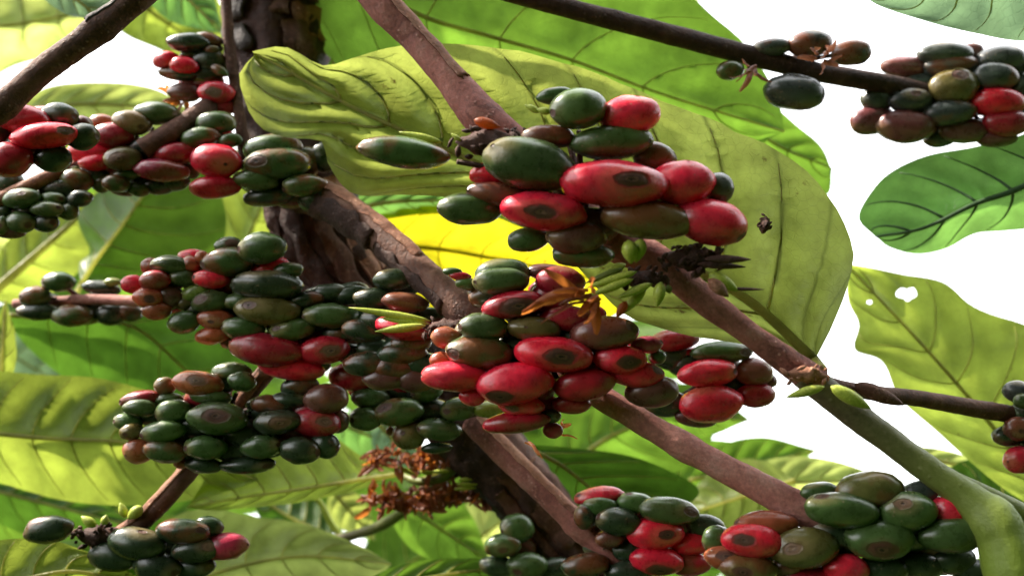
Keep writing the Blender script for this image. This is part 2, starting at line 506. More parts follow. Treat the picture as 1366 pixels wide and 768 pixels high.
# the big leaf behind the upper cluster
hero = leaf('large heart shaped yellow green leaf with curled torn tip behind the upper cherry cluster',
     [(1086, 480), (1000, 402), (900, 345), (790, 285), (700, 245), (545, 178), (460, 138), (385, 95), (340, 72)],
     [(1112, 420), (1134, 335), (1085, 240), (1000, 180), (900, 138), (800, 95), (700, 72), (620, 64), (530, 66), (470, 78), (430, 88), (385, 66)],
     [(1010, 462), (915, 447), (835, 420), (760, 345), (700, 296), (620, 266), (540, 260), (470, 258), (435, 215), (425, 186), (360, 178), (328, 148), (316, 100)],
     0.258, 0.300, 'hero', dA=-0.004, dB=0.004, nv=11, amp=0.0062, rib=0.0014, vr=1.6, wave=0.007, tears=0.05, petiole=[(1095, 495, 0.252)], sweep=0.20)
leaf('wide green leaf with pale midrib under the dark twig at the top',
     [(230, -210), (400, -70), (550, 16), (650, 48), (760, 80), (880, 125), (1046, 176)],  # base end stretched out of frame to shade the heart leaf
     [(320, -330), (500, -320), (650, -230), (770, -120), (900, -25), (950, 20), (988, 52), (1015, 88), (1040, 135)],
     [(260, -80), (320, 0), (420, 60), (500, 130), (640, 190), (800, 230), (940, 220)],
     0.335, 0.345, 'green', dA=0.006, dB=0.012, nv=9, amp=0.002, rib=0.0012)
leaf('small green leaf tip peeking from behind the big heart shaped leaf at its right shoulder',
     [(940, 120), (1030, 190), (1110, 225)], [(1000, 120), (1060, 165), (1095, 195)], [(960, 220), (1030, 260), (1100, 262)],
     0.37, 0.38, 'green', nv=6)
leaf('grey green leaf hanging down across the top right corner',
     [(1480, -120), (1366, -45), (1250, -8), (1150, -8)], [(1400, -190), (1250, -100), (1170, -40)], [(1500, -10), (1400, 50), (1300, 46), (1220, 26), (1170, 8)],
     0.27, 0.29, 'grey', nv=8, wave=0.002)
leaf('bright emerald leaf with dark veins and rounded tip at the right edge',
     [(1480, 185), (1366, 248), (1300, 272), (1232, 304), (1168, 316)],
     [(1440, 130), (1366, 178), (1300, 196), (1235, 208), (1185, 232), (1158, 262), (1146, 292)],
     [(1480, 270), (1400, 300), (1340, 308), (1300, 312), (1260, 332), (1220, 339), (1185, 330)],
     0.31, 0.325, 'emerald', dA=0.01, dB=0.012, nv=7, rib=0.0014, rib_mat='rib_dark', vr=1.7, wave=0.002)
leaf('green leaf with insect holes below the emerald leaf at the right',
     [(1420, 690), (1366, 622), (1290, 528), (1218, 447), (1128, 352)],
     [(1440, 560), (1400, 450), (1366, 432), (1320, 418), (1290, 404), (1255, 376), (1205, 366), (1165, 358)],
     [(1366, 668), (1310, 630), (1250, 575), (1200, 530), (1175, 482), (1140, 466), (1146, 432), (1132, 400)],
     0.325, 0.345, 'lime', dA=0.01, dB=0.01, nv=8, holes=[(1210, 392, 14, 8), (1160, 403, 4, 2.5)], nt_=110, ns=26, wave=0.003, rib=0.0011)
leaf('bright yellow dying leaf behind the bare peeled branch',
     [(470, 335), (560, 330), (660, 345), (760, 365), (860, 390)],
     [(490, 288), (540, 276), (620, 277), (700, 305), (790, 335)], [(500, 400), (600, 430), (700, 440), (800, 430)],
     0.375, 0.385, 'yellow', dA=-0.008, dB=0.01, nv=7, rib=0.0011)
leaf('dark green leaf showing between the big heart leaf and the yellow leaf',
     [(440, 290), (520, 270), (640, 268)], [(480, 262), (560, 255), (610, 258)], [(480, 296), (560, 286), (620, 278)], 0.36, 0.37, 'emerald', nv=6)
# left middle
leaf('broad green leaf with pale midrib below the left cherry clusters',
     [(108, 380), (130, 345), (160, 305), (196, 252), (225, 190)],
     [(106, 352), (120, 335), (104, 292), (128, 258), (175, 210)], [(160, 376), (235, 372), (285, 345), (302, 300), (290, 245), (262, 205)],
     0.385, 0.40, 'green', dA=0.012, dB=0.015, nv=7, rib=0.0010, petiole=[(98, 398, .375)])
leaf('pale olive leaf behind the trunk just left of the dark peeled wood',
     [(280, 420), (320, 340), (350, 270), (370, 200)], [(285, 360), (288, 290), (310, 230)], [(350, 400), (400, 330), (410, 260)],
     0.43, 0.44, 'lime', nv=7)
L('yellow green leaf with thick stalk at the left edge under the small green cluster', 'lime',
  oval((-20, 400), (150, 250), 42, 55, 0, 0.39, 0.42), nv=6, rib=0.0022)
L('glossy striped leaf at the far left edge behind the thick leaf stalk', 'pale', oval((-60, 330), (120, 270), 50, 60, 0, 0.47, 0.5), nv=8, amp=0.003)
leaf('dark green leaf with one bright half above the large lower left leaf',
     [(10, 420), (90, 425), (180, 437), (255, 500), (330, 560)], [(80, 400), (190, 398), (300, 430), (350, 500)], [(30, 455), (80, 500), (150, 545), (240, 570)],
     0.375, 0.39, 'deep', dA=-0.004, dB=0.02, nv=7)
L('slim leaf standing upright at the left edge beside the dark green leaf', 'lime', oval((0, 530), (8, 400), 16, 18, 0, 0.36, 0.37), nv=5)
L('dark bluish leaf low behind the left edge leaves', 'grey', oval((-40, 440), (160, 560), 60, 60, 0, 0.5, 0.52), nv=7)
# lower left
leaf('large sunlit yellow green leaf spreading from the left edge behind the lower left cluster',
     [(-60, 572), (60, 584), (170, 590), (260, 610), (345, 640)],
     [(-40, 500), (60, 500), (140, 506), (230, 535), (310, 590)], [(-40, 625), (20, 650), (90, 668), (180, 674), (270, 664)],
     0.350, 0.352, 'lime', dA=0.006, dB=0.012, nv=8, amp=0.0022, rib=0.0010)
leaf('light green leaf reaching left from the dried flower heads',
     [(532, 632), (470, 641), (400, 652), (330, 662), (250, 676)], [(480, 606), (440, 580), (380, 572), (310, 590)], [(480, 652), (410, 668), (340, 676), (290, 680)],
     0.345, 0.357, 'lime', dA=0.005, dB=0.004, nv=8, rib=0.0009, petiole=[(560, 640, 0.342), (592, 628, 0.336)])
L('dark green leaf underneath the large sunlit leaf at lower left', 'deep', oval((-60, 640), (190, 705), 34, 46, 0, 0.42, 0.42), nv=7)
leaf('bright leaf filling the bottom left corner in front of the bottom cluster',
     [(-40, 790), (40, 770), (110, 762), (210, 790)], [(-20, 728), (50, 718), (110, 734), (160, 755)], [(0, 850), (80, 850), (160, 830)],
     0.290, 0.295, 'lime', dA=0.004, nv=6)
leaf('dappled light green leaf at the bottom beside the red tipped cherry',
     [(190, 800), (300, 760), (390, 742), (470, 745), (522, 752)], [(215, 705), (270, 678), (335, 688), (400, 697), (470, 722)], [(260, 850), (380, 840), (470, 800)],
     0.36, 0.355, 'pale', dA=0.008, nv=7, amp=0.002)
leaf('smooth green leaf edge rising from the bottom under the dried flowers',
     [(470, 790), (560, 772), (640, 760), (720, 762)], [(510, 762), (560, 748), (640, 744)], [(500, 830), (600, 830), (700, 800)], 0.33, 0.335, 'green', nv=6)
L('green pointed leaf beneath the dried flower heads', 'green', oval((520, 660), (655, 750), 46, 44, 0, 0.40, 0.41), nv=6)
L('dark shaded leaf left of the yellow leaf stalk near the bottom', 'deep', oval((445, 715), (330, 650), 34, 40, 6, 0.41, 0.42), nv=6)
L('small olive leaf folded behind the yellow leaf stalk near the bottom', 'hero', oval((440, 650), (500, 720), 24, 26, 0, 0.42, 0.42), nv=5)
L('pale blue green leaf piece above the dried flower heads', 'grey', oval((500, 560), (560, 625), 22, 30, 0, 0.40, 0.40), nv=5)
L('bright green leaf in the gap left of the hanging green cherries', 'emerald', oval((440, 560), (540, 600), 26, 30, 0, 0.42, 0.43), nv=5)
L('vivid leaf behind the lower trunk and the two low green cherries', 'pale', oval((610, 740), (740, 640), 50, 60, 0, 0.46, 0.48), nv=7)
# lower middle and right
leaf('dark green smooth leaf folded along its midrib above the bottom middle cluster',
     [(690, 592), (745, 618), (800, 660), (850, 690)], [(770, 598), (840, 608), (895, 628), (932, 652), (915, 672)], [(700, 625), (730, 660), (790, 700)],
     0.345, 0.35, 'deep', dA=0.004, dB=0.014, nv=6, amp=0.0008)
leaf('light green leaf behind the pinkish branch below the main cluster',
     [(740, 640), (800, 590), (860, 560), (930, 520)], [(740, 590), (770, 555), (830, 525), (880, 505)], [(800, 650), (880, 640), (940, 600), (960, 545)],
     0.40, 0.41, 'green', nv=7, rib=0.0013)
L('green leaf below the right middle cherries beside the bright sky', 'green', oval((850, 545), (1000, 560), 40, 32, 0, 0.37, 0.38), nv=6)
L('bright green leaf under the pinkish branch at lower middle', 'green', oval((830, 690), (1010, 590), 52, 50, 0, 0.43, 0.44), nv=7)
L('translucent olive leaf just left of the bottom right cluster', 'hero', oval((1060, 640), (900, 690), 44, 50, 0, 0.38, 0.39), nv=7)
L('sun bleached pale leaf under the bright sky gap above the bottom right cluster', 'pale', oval((960, 645), (1190, 640), 34, 36, 0, 0.40, 0.40), nv=7)
L('green leaf behind the pinkish branch under the bright sky gap', 'green', oval((920, 640), (1090, 600), 38, 30, 0, 0.42, 0.43), nv=6)
L('dark green leaf tucked behind the green stem at the right bottom', 'deep', oval((1420, 700), (1230, 640), 48, 70, 0, 0.36, 0.36), nv=7)
L('pale leaf edge crossing the sky gap behind the green stem', 'pale', oval((1200, 600), (1350, 640), 16, 26, 0, 0.38, 0.38), nv=5)
# upper left
leaf('sunlit yellow green leaf behind the thick branch at the upper left edge',
     [(-60, 40), (40, 30), (130, 10), (200, -20)], [(-40, -40), (40, -30), (120, -40)], [(-50, 120), (20, 88), (80, 72), (140, 45)],
     0.42, 0.44, 'pale', nv=6, amp=0.004)
leaf('grey green leaf tip at the top left above the thick branch', [(40, -50), (90, -10), (135, 26)], [(100, -40), (150, -10)], [(50, -10), (90, 20)], 0.34, 0.34, 'grey', nv=5)
leaf('bright striped leaf right of the thick branch at the upper left',
     [(150, -30), (200, 15), (250, 50), (300, 90)], [(230, -50), (290, 0), (310, 50)], [(140, 10), (165, 45), (215, 68), (260, 90)], 0.42, 0.43, 'lime', nv=6, amp=0.003)
L('deep green leaf tip hanging left of the trunk at the top', 'emerald', oval((190, -60), (298, 45), 36, 40, 0, 0.38, 0.375), nv=6)
leaf('translucent pale leaf below the white sky patch at the left',
     [(10, 150), (90, 140), (170, 142), (270, 160)], [(60, 118), (130, 110), (210, 120)], [(40, 175), (130, 178), (220, 180)], 0.40, 0.41, 'pale', nv=7)
L('green leaf low behind the upper left cherries', 'green', oval((30, 190), (230, 190), 36, 40, 0, 0.43, 0.43), nv=6)
leaf('green leaf right of the trunk top behind the big heart leaf',
     [(400, -40), (430, 40), (450, 110), (455, 200)], [(440, -40), (462, 40), (470, 140)], [(380, 20), (400, 110), (420, 170)], 0.364, 0.37, 'green', nv=6, amp=0.003)
L('vivid yellow green leaf tip at the top edge beside the sky', 'pale', oval((880, -30), (1010, -8), 22, 22, 0, 0.5, 0.5), nv=5)

L('broad green leaf low behind the two dark green cherries at the bottom', 'green', oval((470, 800), (640, 690), 60, 60, 0, 0.50, 0.52), nv=7)
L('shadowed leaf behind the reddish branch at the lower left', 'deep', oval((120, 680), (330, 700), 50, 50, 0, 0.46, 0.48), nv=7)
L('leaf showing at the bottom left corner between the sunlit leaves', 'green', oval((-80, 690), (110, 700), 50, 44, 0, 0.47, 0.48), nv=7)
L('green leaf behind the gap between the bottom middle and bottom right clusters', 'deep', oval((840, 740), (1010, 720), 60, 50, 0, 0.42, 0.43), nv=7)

# ------------------------------------------------------------------ far foliage, one mass
def inside_sky(x, y):
    if x > 1000 and y < 480: return True
    if 930 < x < 1330 and 470 < y < 690: return True
    if 20 < x < 260 and 20 < y < 160: return True
    return x > 880 and y < 200
LIT = [P(640, 330, .38), P(300, 720, .36), P(80, 545, .35)]
def backdrop():
    v, f, ac, ph = [], [], [], []
    r = random.Random(3)
    n = 0
    while n < 520:
        x, y = r.uniform(-420, 1700), r.uniform(-350, 1050)
        d = r.uniform(0.62, 1.5)
        ln = r.uniform(0.09, 0.16)
        rp = ln*0.5/d*FPX
        if any(inside_sky(x+dx*rp, y+dy*rp) for dx, dy in ((0, 0), (1, 0), (-1, 0), (0, 1), (0, -1), (.7, .7), (-.7, .7), (.7, -.7), (-.7, -.7))): continue
        c = P(x, y, d)
        if any(((c-k) - SUN_DIR*(c-k).dot(SUN_DIR)).length < 0.13 for k in LIT): continue
        an = r.uniform(-0.6, 0.6) + (math.pi if r.random() < 0.5 else 0)
        ax = (CX*math.cos(an) - CY*math.sin(an) + CZ*r.uniform(-.5, .5)).normalized()
        nr = (CZ*r.choice((1, 1, -1)) + CX*r.uniform(-.5, .5) + CY*r.uniform(-.7, .5)).normalized()
        bx = ax.cross(nr).normalized(); nr = bx.cross(ax)
        wd = ln*r.uniform(0.2, 0.28); k0 = len(v)
        for i in range(9):
            t = i/8; ww = wd*math.sin(math.pi*min(.995, max(.02, t))**0.85)**0.9
            for s in (-1, -0.5, 0, 0.5, 1):
                v.append(c + ax*(t-0.5)*ln + bx*s*ww + nr*(abs(s)*ww*0.35 - 0.10*ln*(t-.5)**2*4))
                ac.append(abs(s)); ph.append((t-0.15*abs(s))*8+10)
        for i in range(8):
            for j in range(4): f.append((k0+i*5+j, k0+i*5+j+1, k0+(i+1)*5+j+1, k0+(i+1)*5+j))
        n += 1
    # same shrubs unseen round the camera, density and gaps shaped for the light
    def one(c, ax, nr, ln, wd):
        bx = ax.cross(nr).normalized(); nr = bx.cross(ax); k0 = len(v)
        for i in range(7):
            t = i/6; ww = wd*math.sin(math.pi*min(.995, max(.02, t))**0.85)**0.9
            for s in (-1, 0, 1):
                v.append(c + ax*(t-0.5)*ln + bx*s*ww + nr*(abs(s)*ww*0.35 - 0.10*ln*(t-.5)**2*4))
                ac.append(abs(s)); ph.append((t-0.15*abs(s))*8+10)
        for i in range(6):
            for j in range(2): f.append((k0+i*3+j, k0+i*3+j+1, k0+(i+1)*3+j+1, k0+(i+1)*3+j))
    open_left = Vector((-0.88, 0.34, 0.26)).normalized()
    sun_c = (CAM.to_3x3().inverted() @ SUN_DIR)
    cnt = 0
    while cnt < 14000:
        q = Vector((r.gauss(0, 1), r.gauss(0, 1), r.gauss(0, 1))).normalized()
        if q.z < -0.05 and abs(q.x/q.z) < 1.0 and abs(q.y/q.z) < 0.8: continue
        if q.dot(open_left) > 0.86 or q.dot(sun_c) > 0.90: continue
        if q.z < -0.1 and q.y > 0.1: continue
        c = CAM @ (q*r.uniform(1.1, 2.2))
        if c.z < 0.2: continue
        nr = ((CAM.to_3x3() @ q)*r.choice((1, -1)) + Vector((r.uniform(-.6, .6), r.uniform(-.6, .6), r.uniform(-.3, .9)))).normalized()
        ax = nr.cross(Vector((r.uniform(-1, 1), r.uniform(-1, 1), r.uniform(-1, 1)))).normalized()
        ln = r.uniform(0.18, 0.30)
        one(c, ax, nr, ln, ln*r.uniform(.2, .26)); cnt += 1
    far_faces = n*32
    o = mesh_obj('background_foliage', v, f, M['green'], attrs={'across': ac, 'vein_phase': ph})
    o.data.materials.append(M['deep'])
    o.data.polygons.foreach_set('material_index', [0 if i < far_faces else 1 for i in range(len(f))])
    tag(o, 'blurred mass of green coffee leaves far behind the branches, with unseen leaves round the camera', 'foliage', kind='stuff')
backdrop()

# ------------------------------------------------------------------ branches
def branch(label, pts, widths, mat, name='coffee_branch', rough=0.10, scale=260, ridges=0, ridge_amp=0.0, n=60, seg=22, group=None, nodes=()):
    """pts (x, y, depth) in photograph pixels, widths in pixels"""
    w3 = crom([P(*p) for p in pts], n)
    K = [Vector((wd*0.5/FPX*p[2], 0, 0)) for wd, p in zip(widths, pts)]
    rad = [q.x for q in crom([Vector((i, 0, 0)) for i in range(len(K))], n)]
    def lerp(i):
        a = int(min(len(K)-2, math.floor(i))); return K[a].x + (K[a+1].x-K[a].x)*(i-a)
    rad = []
    Ls = [0]
    W = [P(*p) for p in pts]
    for i in range(1, len(W)): Ls.append(Ls[-1] + (W[i]-W[i-1]).length)
    for i in range(n):
        s = Ls[-1]*i/(n-1); j = 0
        while j < len(Ls)-2 and Ls[j+1] < s: j += 1
        rad.append(K[j].x + (K[j+1].x-K[j].x)*(s-Ls[j])/max(1e-9, Ls[j+1]-Ls[j]))
    for nf in nodes:
        for i in range(n): rad[i] *= 1 + 0.16*math.exp(-((i/(n-1)-nf)*26)**2) + 0.05*math.exp(-((i/(n-1)-nf-0.045)*60)**2)
    # a branch that leaves the picture goes on beyond it
    def out(p): return p[0] < 0 or p[0] > 1366 or p[1] < 0 or p[1] > 768
    run, rr, al = list(w3), list(rad), [i/(n-1) for i in range(n)]
    step = (w3[1]-w3[0]).length
    for end, a_, b_ in ((0, w3[0], w3[3]), (1, w3[-1], w3[-4])):
        if not out(pts[-end]): continue
        di = (a_-b_).normalized(); m = int(0.16/step)
        for k in range(1, m+1):
            wob = (CX*noise.noise(Vector((k*.08, n, end))) + CZ*noise.noise(Vector((k*.08, end, 9))))*step*k*0.25
            q = a_ + di*step*k + wob
            if end: run.append(q); rr.append(rad[-1]); al.append(1.0)
            else: run.insert(0, q); rr.insert(0, rad[0]); al.insert(0, 0.0)
    b = MB(); b.tube(run, rr, seg, rough, scale, ridges, ridge_amp)
    o = b.build(name, M[mat], origin=w3[0], attrs={'along': [q for q in al for k in range(seg)]})
    tag(o, label, 'branch' if name == 'coffee_branch' else ('trunk' if 'tree' in name else 'stem'), group)
    return o, w3, rad

def strip(parent, name, w3, rad, i0, i1, a0, a1, mat, lift=0.0006, jag=0.25, seg=7, seed=0):
    """a plate or strip of bark lying proud of a branch: angles in degrees, 0 facing the camera, 90 to the picture's right/top side"""
    n = i1-i0+1; v, f = [], []
    up = CZ
    for layer in (0, 1):
        for q in range(n):
            i = i0+q; p = w3[i]
            t = (w3[min(len(w3)-1, i+1)]-w3[max(0, i-1)]).normalized()
            a = (up - t*up.dot(t)).normalized(); b = t.cross(a)
            e0 = a0 + (a1-a0)*jag*noise.noise(Vector((i*0.35, seed, 1)))
            e1 = a1 + (a1-a0)*jag*noise.noise(Vector((i*0.35, seed, 7)))
            for k in range(seg):
                an = math.radians(e0 + (e1-e0)*k/(seg-1))
                edge = 1 - abs(2*k/(seg-1)-1)
                dd = a*math.cos(an)+b*math.sin(an)
                r = rad[i]*(1 + 0.10*noise.noise((p+dd*rad[i])*260)) + (lift*(0.6+0.4*edge + 0.5*noise.noise(p*200+Vector((seed, 0, 0)))) if layer == 0 else -0.0008)
                v.append(p + dd*r + t*(0.0012*noise.noise(Vector((k*0.9, seed, q > n/2))) if q in (0, n-1) else 0))
    m = n*seg
    for q in range(n-1):
        for k in range(seg-1):
            a = q*seg+k
            f.append((a, a+1, a+seg+1, a+seg)); f.append((m+a, m+a+seg, m+a+seg+1, m+a+1))
    for q in range(n-1):
        for k in (0, seg-1):
            a = q*seg+k; f.append((a, a+seg, m+a+seg, m+a))
    for k in range(seg-1):
        for a in (k, (n-1)*seg+k): f.append((a, a+1, m+a+1, m+a))
    return mesh_obj(name, v, f, M[mat], parent)

def crust(parent, x, y, d, rx, ry, n, mat='crust', name='node_scales', s=(4, 10)):
    """the heap of old scales and stalk stubs on a node"""
    b = MB(); u = d/FPX
    b.drop(P(x-rx*0.85, y-ry*0.1, d+ry*u*0.3), P(x+rx*0.85, y+ry*0.1, d+ry*u*0.3), ry*0.75*u, 14, 12, 1.0, 0.45)
    for k in range(n):
        a = random.uniform(0, 6.283); q = random.random()**0.6
        X, Y = x+rx*q*math.cos(a), y+ry*q*math.sin(a)
        dd = d + random.uniform(-0.5, 0.6)*min(rx, ry)*u
        p = P(X, Y, dd); ln = random.uniform(*s)*u
        di = (CX*random.uniform(-1, 1) + CY*random.uniform(-1, 1) + CZ*random.uniform(-.2, 1)).normalized()
        b.drop(p - di*ln, p + di*ln, ln*random.uniform(.35, .6), 7, 5, 1.0, 0.25)
    o = b.build(name, M[mat], parent)
    tag(o, kind='stuff')
    return o

def bud(parent, x0, y0, x1, y1, d, w_, mat='bud', name='bud', dd=0.0):
    b = MB(); b.drop(P(x0, y0, d), P(x1, y1, d+dd), w_*0.5*d/FPX, 10, 10, 0.8, 0.05)
    return b.build(name, M[mat], parent)

# trunk
tk, w3, rd = branch('thick dark coffee trunk with peeling bark plates behind the clusters',
    [(365, -40, .350), (368, 40, .350), (378, 130, .348), (405, 240, .345), (440, 340, .343), (505, 430, .342), (580, 520, .340), (655, 605, .338), (735, 700, .336), (800, 790, .335)],
    [128, 128, 122, 118, 120, 114, 104, 94, 84, 80], 'bark_dark', 'coffee_tree', 0.14, 130, 7, 0.05, 110, 40)
plates = [(0, 6, -75, -35, 'bark'), (7, 12, -80, -30, 'bark_tan'), (3, 9, -30, -5, 'bark'), (0, 4, 20, 40, 'bark_grey'), (5, 9, 22, 46, 'bark_grey'),
          (10, 14, 18, 44, 'bark_grey'), (0, 5, 50, 80, 'bark_grey'), (6, 12, 54, 82, 'bark_grey'), (12, 18, 50, 80, 'bark_dark'), (10, 18, -60, -20, 'bark'),
          (34, 52, -85, -62, 'bark_tan'), (35, 54, -58, -34, 'bark_tan'), (36, 55, -28, -4, 'bark'), (35, 53, 4, 30, 'bark_dark'), (36, 52, 40, 70, 'bark_dark'),
          (78, 92, 50, 85, 'bark_grey'), (80, 98, -80, -40, 'bark'), (92, 104, 45, 80, 'bark_dark'), (84, 100, -30, 10, 'bark'), (76, 88, -70, -35, 'bark_tan'), (96, 109, -75, -30, 'bark'), (88, 109, 15, 42, 'bark')]
for k, (i0, i1, a0, a1, mt) in enumerate(plates):
    strip(tk, 'bark_plate', w3, rd, i0, i1, a0, a1, mt, 0.0012, 0.35, 8, k*3.1)

b1, w3, rd = branch('thick brown branch slanting across the upper left corner',
    [(225, -45, .275), (190, -8, .274), (120, 48, .272), (60, 92, .270), (15, 132, .268), (-50, 185, .266)], [36, 36, 35, 34, 34, 36], 'bark', rough=0.07, nodes=(0.35, 0.8))
strip(b1, 'bark_strip', w3, rd, 0, 22, 30, 75, 'bark_grey', 0.0003, 0.3, 7, 2.2)
b2, w3, rd = branch('short brown branch stub joining the left clusters to the trunk', [(300, 128, .325), (268, 150, .315), (232, 175, .308), (190, 200, .305)], [24, 26, 28, 30], 'bark', rough=0.06)
b3, w3, rd = branch('thin reddish shoot running down the left side of the trunk top', [(300, -20, .325), (306, 60, .322), (316, 130, .320), (326, 200, .318), (335, 240, .32)], [14, 15, 15, 17, 18], 'bark', rough=0.08)

b4, w3, rd = branch('bare peeled branch running from the trunk down to the main cluster',
    [(385, 252, .325), (440, 270, .308), (500, 310, .298), (550, 352, .288), (590, 388, .280), (625, 420, .276), (660, 450, .275)], [52, 50, 46, 42, 42, 54, 40], 'bark', rough=0.05, n=70)
strip(b4, 'bark_strip', w3, rd, 4, 46, -85, -30, 'bark_tan', 0.0004, 0.2, 7, 1.0)
strip(b4, 'bark_plate', w3, rd, 2, 34, -10, 70, 'bark_dark', 0.0013, 0.25, 9, 4.0)
strip(b4, 'bark_plate', w3, rd, 36, 58, 20, 85, 'bark_dark', 0.0008, 0.25, 8, 8.0)
crust(b4, 605, 440, .268, 46, 18, 46)
for q in ((575, 428, 465, 410, .262, 11), (572, 432, 505, 424, .262, 9), (568, 434, 500, 442, .260, 12), (560, 426, 520, 438, .262, 8)): bud(b4, *q)

b5, w3, rd = branch('long brown branch carrying the upper cluster from the top down to the right',
    [(450, -60, .268), (500, -2, .264), (545, 42, .262), (600, 105, .258), (645, 158, .254), (690, 192, .252), (760, 262, .252), (820, 320, .250), (880, 350, .248), (930, 392, .247), (1000, 445, .246), (1065, 492, .246), (1090, 510, .246)],
    [36, 37, 38, 42, 54, 40, 38, 56, 44, 34, 32, 38, 44], 'bark_pink', rough=0.06, n=100, nodes=(0.13, 0.8))
strip(b5, 'bark_strip', w3, rd, 6, 30, -80, -25, 'bark_tan', 0.0004, 0.2, 7, 5.0)
crust(hero, 1020, 300, .262, 9, 15, 9, name='specks', s=(3, 5))
crust(hero, 1052, 244, .272, 14, 5, 14, 'dry', 'insect_eggs', (2, 3.5))
crust(b5, 660, 192, .240, 62, 24, 60)
crust(b5, 925, 345, .238, 46, 22, 50, s=(4, 9))
crust(b5, 860, 372, .238, 40, 16, 30)
crust(b5, 1075, 500, .240, 34, 14, 24, 'bark_tan', 'node_scales', (4, 8))
for q in ((940, 345, 1002, 346, .234, 12, 'crust', 'bract'), (930, 352, 995, 356, .236, 10, 'crust', 'bract'), (945, 365, 985, 388, .236, 20, 'bud', 'bud'), (945, 372, 972, 396, .234, 18, 'bark_tan', 'bract'),
          (970, 385, 1020, 386, .236, 5, 'crust', 'bract'),
          (838, 320, 842, 352, .232, 22, 'bud', 'bud'), (856, 318, 848, 350, .234, 20, 'bud', 'bud'),
          (850, 362, 782, 384, .234, 12, 'bud', 'bud'), (845, 372, 784, 395, .233, 12, 'bud', 'bud'), (870, 378, 822, 398, .234, 12, 'bud', 'bud'),
          (862, 385, 824, 422, .236, 14, 'bud', 'bud'), (836, 402, 822, 424, .234, 13, 'dry', 'bract'), (882, 376, 876, 410, .234, 17, 'bud', 'bud'), (890, 380, 894, 392, .236, 10, 'stem_green', 'bud'),
          (835, 352, 790, 372, .238, 15, 'bud', 'bud'), (830, 358, 780, 378, .236, 10, 'stem_green', 'bud'),
          (720, 150, 700, 140, .238, 9, 'bud', 'bud'), (735, 150, 716, 146, .236, 10, 'bud', 'bud'), (590, 190, 532, 176, .244, 11, 'bud', 'bud'), (632, 160, 668, 170, .240, 15, 'dry', 'bract'),
          (615, 188, 602, 178, .240, 6, 'bud', 'bud'),
          (1100, 515, 1048, 530, .238, 13, 'bud', 'bud'), (1108, 515, 1162, 545, .236, 20, 'bud', 'bud')):
    bud(b5, *q)
b6, w3, rd = branch('stout green stem curving down to the bottom right corner',
    [(1072, 498, .246), (1130, 545, .245), (1211, 606, .243), (1278, 655, .240), (1325, 697, .236), (1346, 742, .233), (1360, 810, .230)],
    [40, 38, 36, 42, 60, 72, 80], 'stem_mixed', 'green_shoot', 0.06, 160, nodes=(0.72,))
b7, w3, rd = branch('pale green side stem behind the stout green stem at the right', [(1275, 640, .25), (1325, 668, .249), (1366, 694, .248), (1440, 745, .247)], [22, 32, 42, 56], 'stem_green', 'green_shoot', 0.03, 160)
b8, w3, rd = branch('slender dark red brown twig running right from the leaf node', [(1085, 505, .255), (1145, 521, .262), (1230, 532, .275), (1310, 546, .285), (1400, 560, .295)], [16, 20, 22, 24, 24], 'bark', rough=0.05)
bud(b8, 1140, 512, 1206, 540, .258, 22, 'bark', 'sheath')
b9, w3, rd = branch('straight blackish twig crossing the top edge toward the upper right cluster',
    [(630, -22, .290), (760, 12, .295), (900, 48, .302), (1000, 74, .308), (1090, 96, .312), (1200, 116, .316), (1300, 140, .32), (1400, 165, .325)], [23, 26, 27, 27, 26, 26, 24, 24], 'bark_dark', rough=0.05)
b10, w3, rd = branch('smooth pinkish branch between the main cluster and the bottom right cluster', [(740, 490, .268), (800, 528, .258), (900, 588, .253), (1000, 642, .248), (1080, 684, .246), (1130, 712, .25)], [33, 34, 34, 39, 45, 40], 'bark_flare', rough=0.05, nodes=(0.45,))
b11, w3, rd = branch('reddish brown branch with a light ridge in front of the lower trunk', [(630, 560, .312), (668, 600, .306), (730, 660, .300), (800, 728, .296), (870, 795, .294)], [34, 34, 32, 33, 40], 'bark_pink', rough=0.05, nodes=(0.6,))
strip(b11, 'bark_strip', w3, rd, 0, 59, -75, -25, 'bark_tan', 0.0003, 0.15, 7, 3.0)
b12, w3, rd = branch('reddish brown branch passing up through the lower left cluster', [(365, 485, .300), (335, 520, .302), (290, 580, .308), (240, 642, .302), (190, 694, .300), (130, 735, .302)], [24, 26, 24, 26, 27, 26], 'bark', rough=0.06)
strip(b12, 'bark_strip', w3, rd, 26, 52, 25, 85, 'bark_tan', 0.0004, 0.2, 7, 6.0)
strip(b12, 'bark_strip', w3, rd, 0, 12, -30, 50, 'bark_tan', 0.0004, 0.2, 7, 9.0)
crust(b12, 130, 715, .295, 34, 18, 34)
for q in ((128, 702, 108, 688, .292, 13), (138, 700, 142, 686, .292, 11), (168, 690, 160, 670, .298, 12), (190, 675, 170, 692, .296, 16)): bud(b12, *q)
b13, w3, rd = branch('thin pinkish twig between the small left cluster and the red cherries', [(20, 405, .345), (75, 402, .340), (120, 399, .335), (190, 402, .325), (260, 405, .320)], [12, 13, 14, 15, 16], 'bark_pink', rough=0.06)
b14, w3, rd = branch('short tan twig above the small dark green cluster at the left edge', [(110, 218, .315), (70, 234, .305), (22, 256, .302), (-30, 282, .302)], [16, 19, 20, 20], 'bark_tan', rough=0.06)
b15, w3, rd = branch('dark twig under the dried flower heads', [(420, 722, .385), (470, 714, .38), (520, 694, .37), (580, 650, .36), (640, 610, .35)], [10, 13, 15, 13, 12], 'stem_mixed', rough=0.08)
b16, w3, rd = branch('yellow curved leaf stalk above the dark twig at the bottom', [(395, 650, .39), (425, 668, .388), (440, 695, .386), (455, 716, .384)], [7, 8, 9, 9], 'bud', 'leaf_stalk', 0.03)

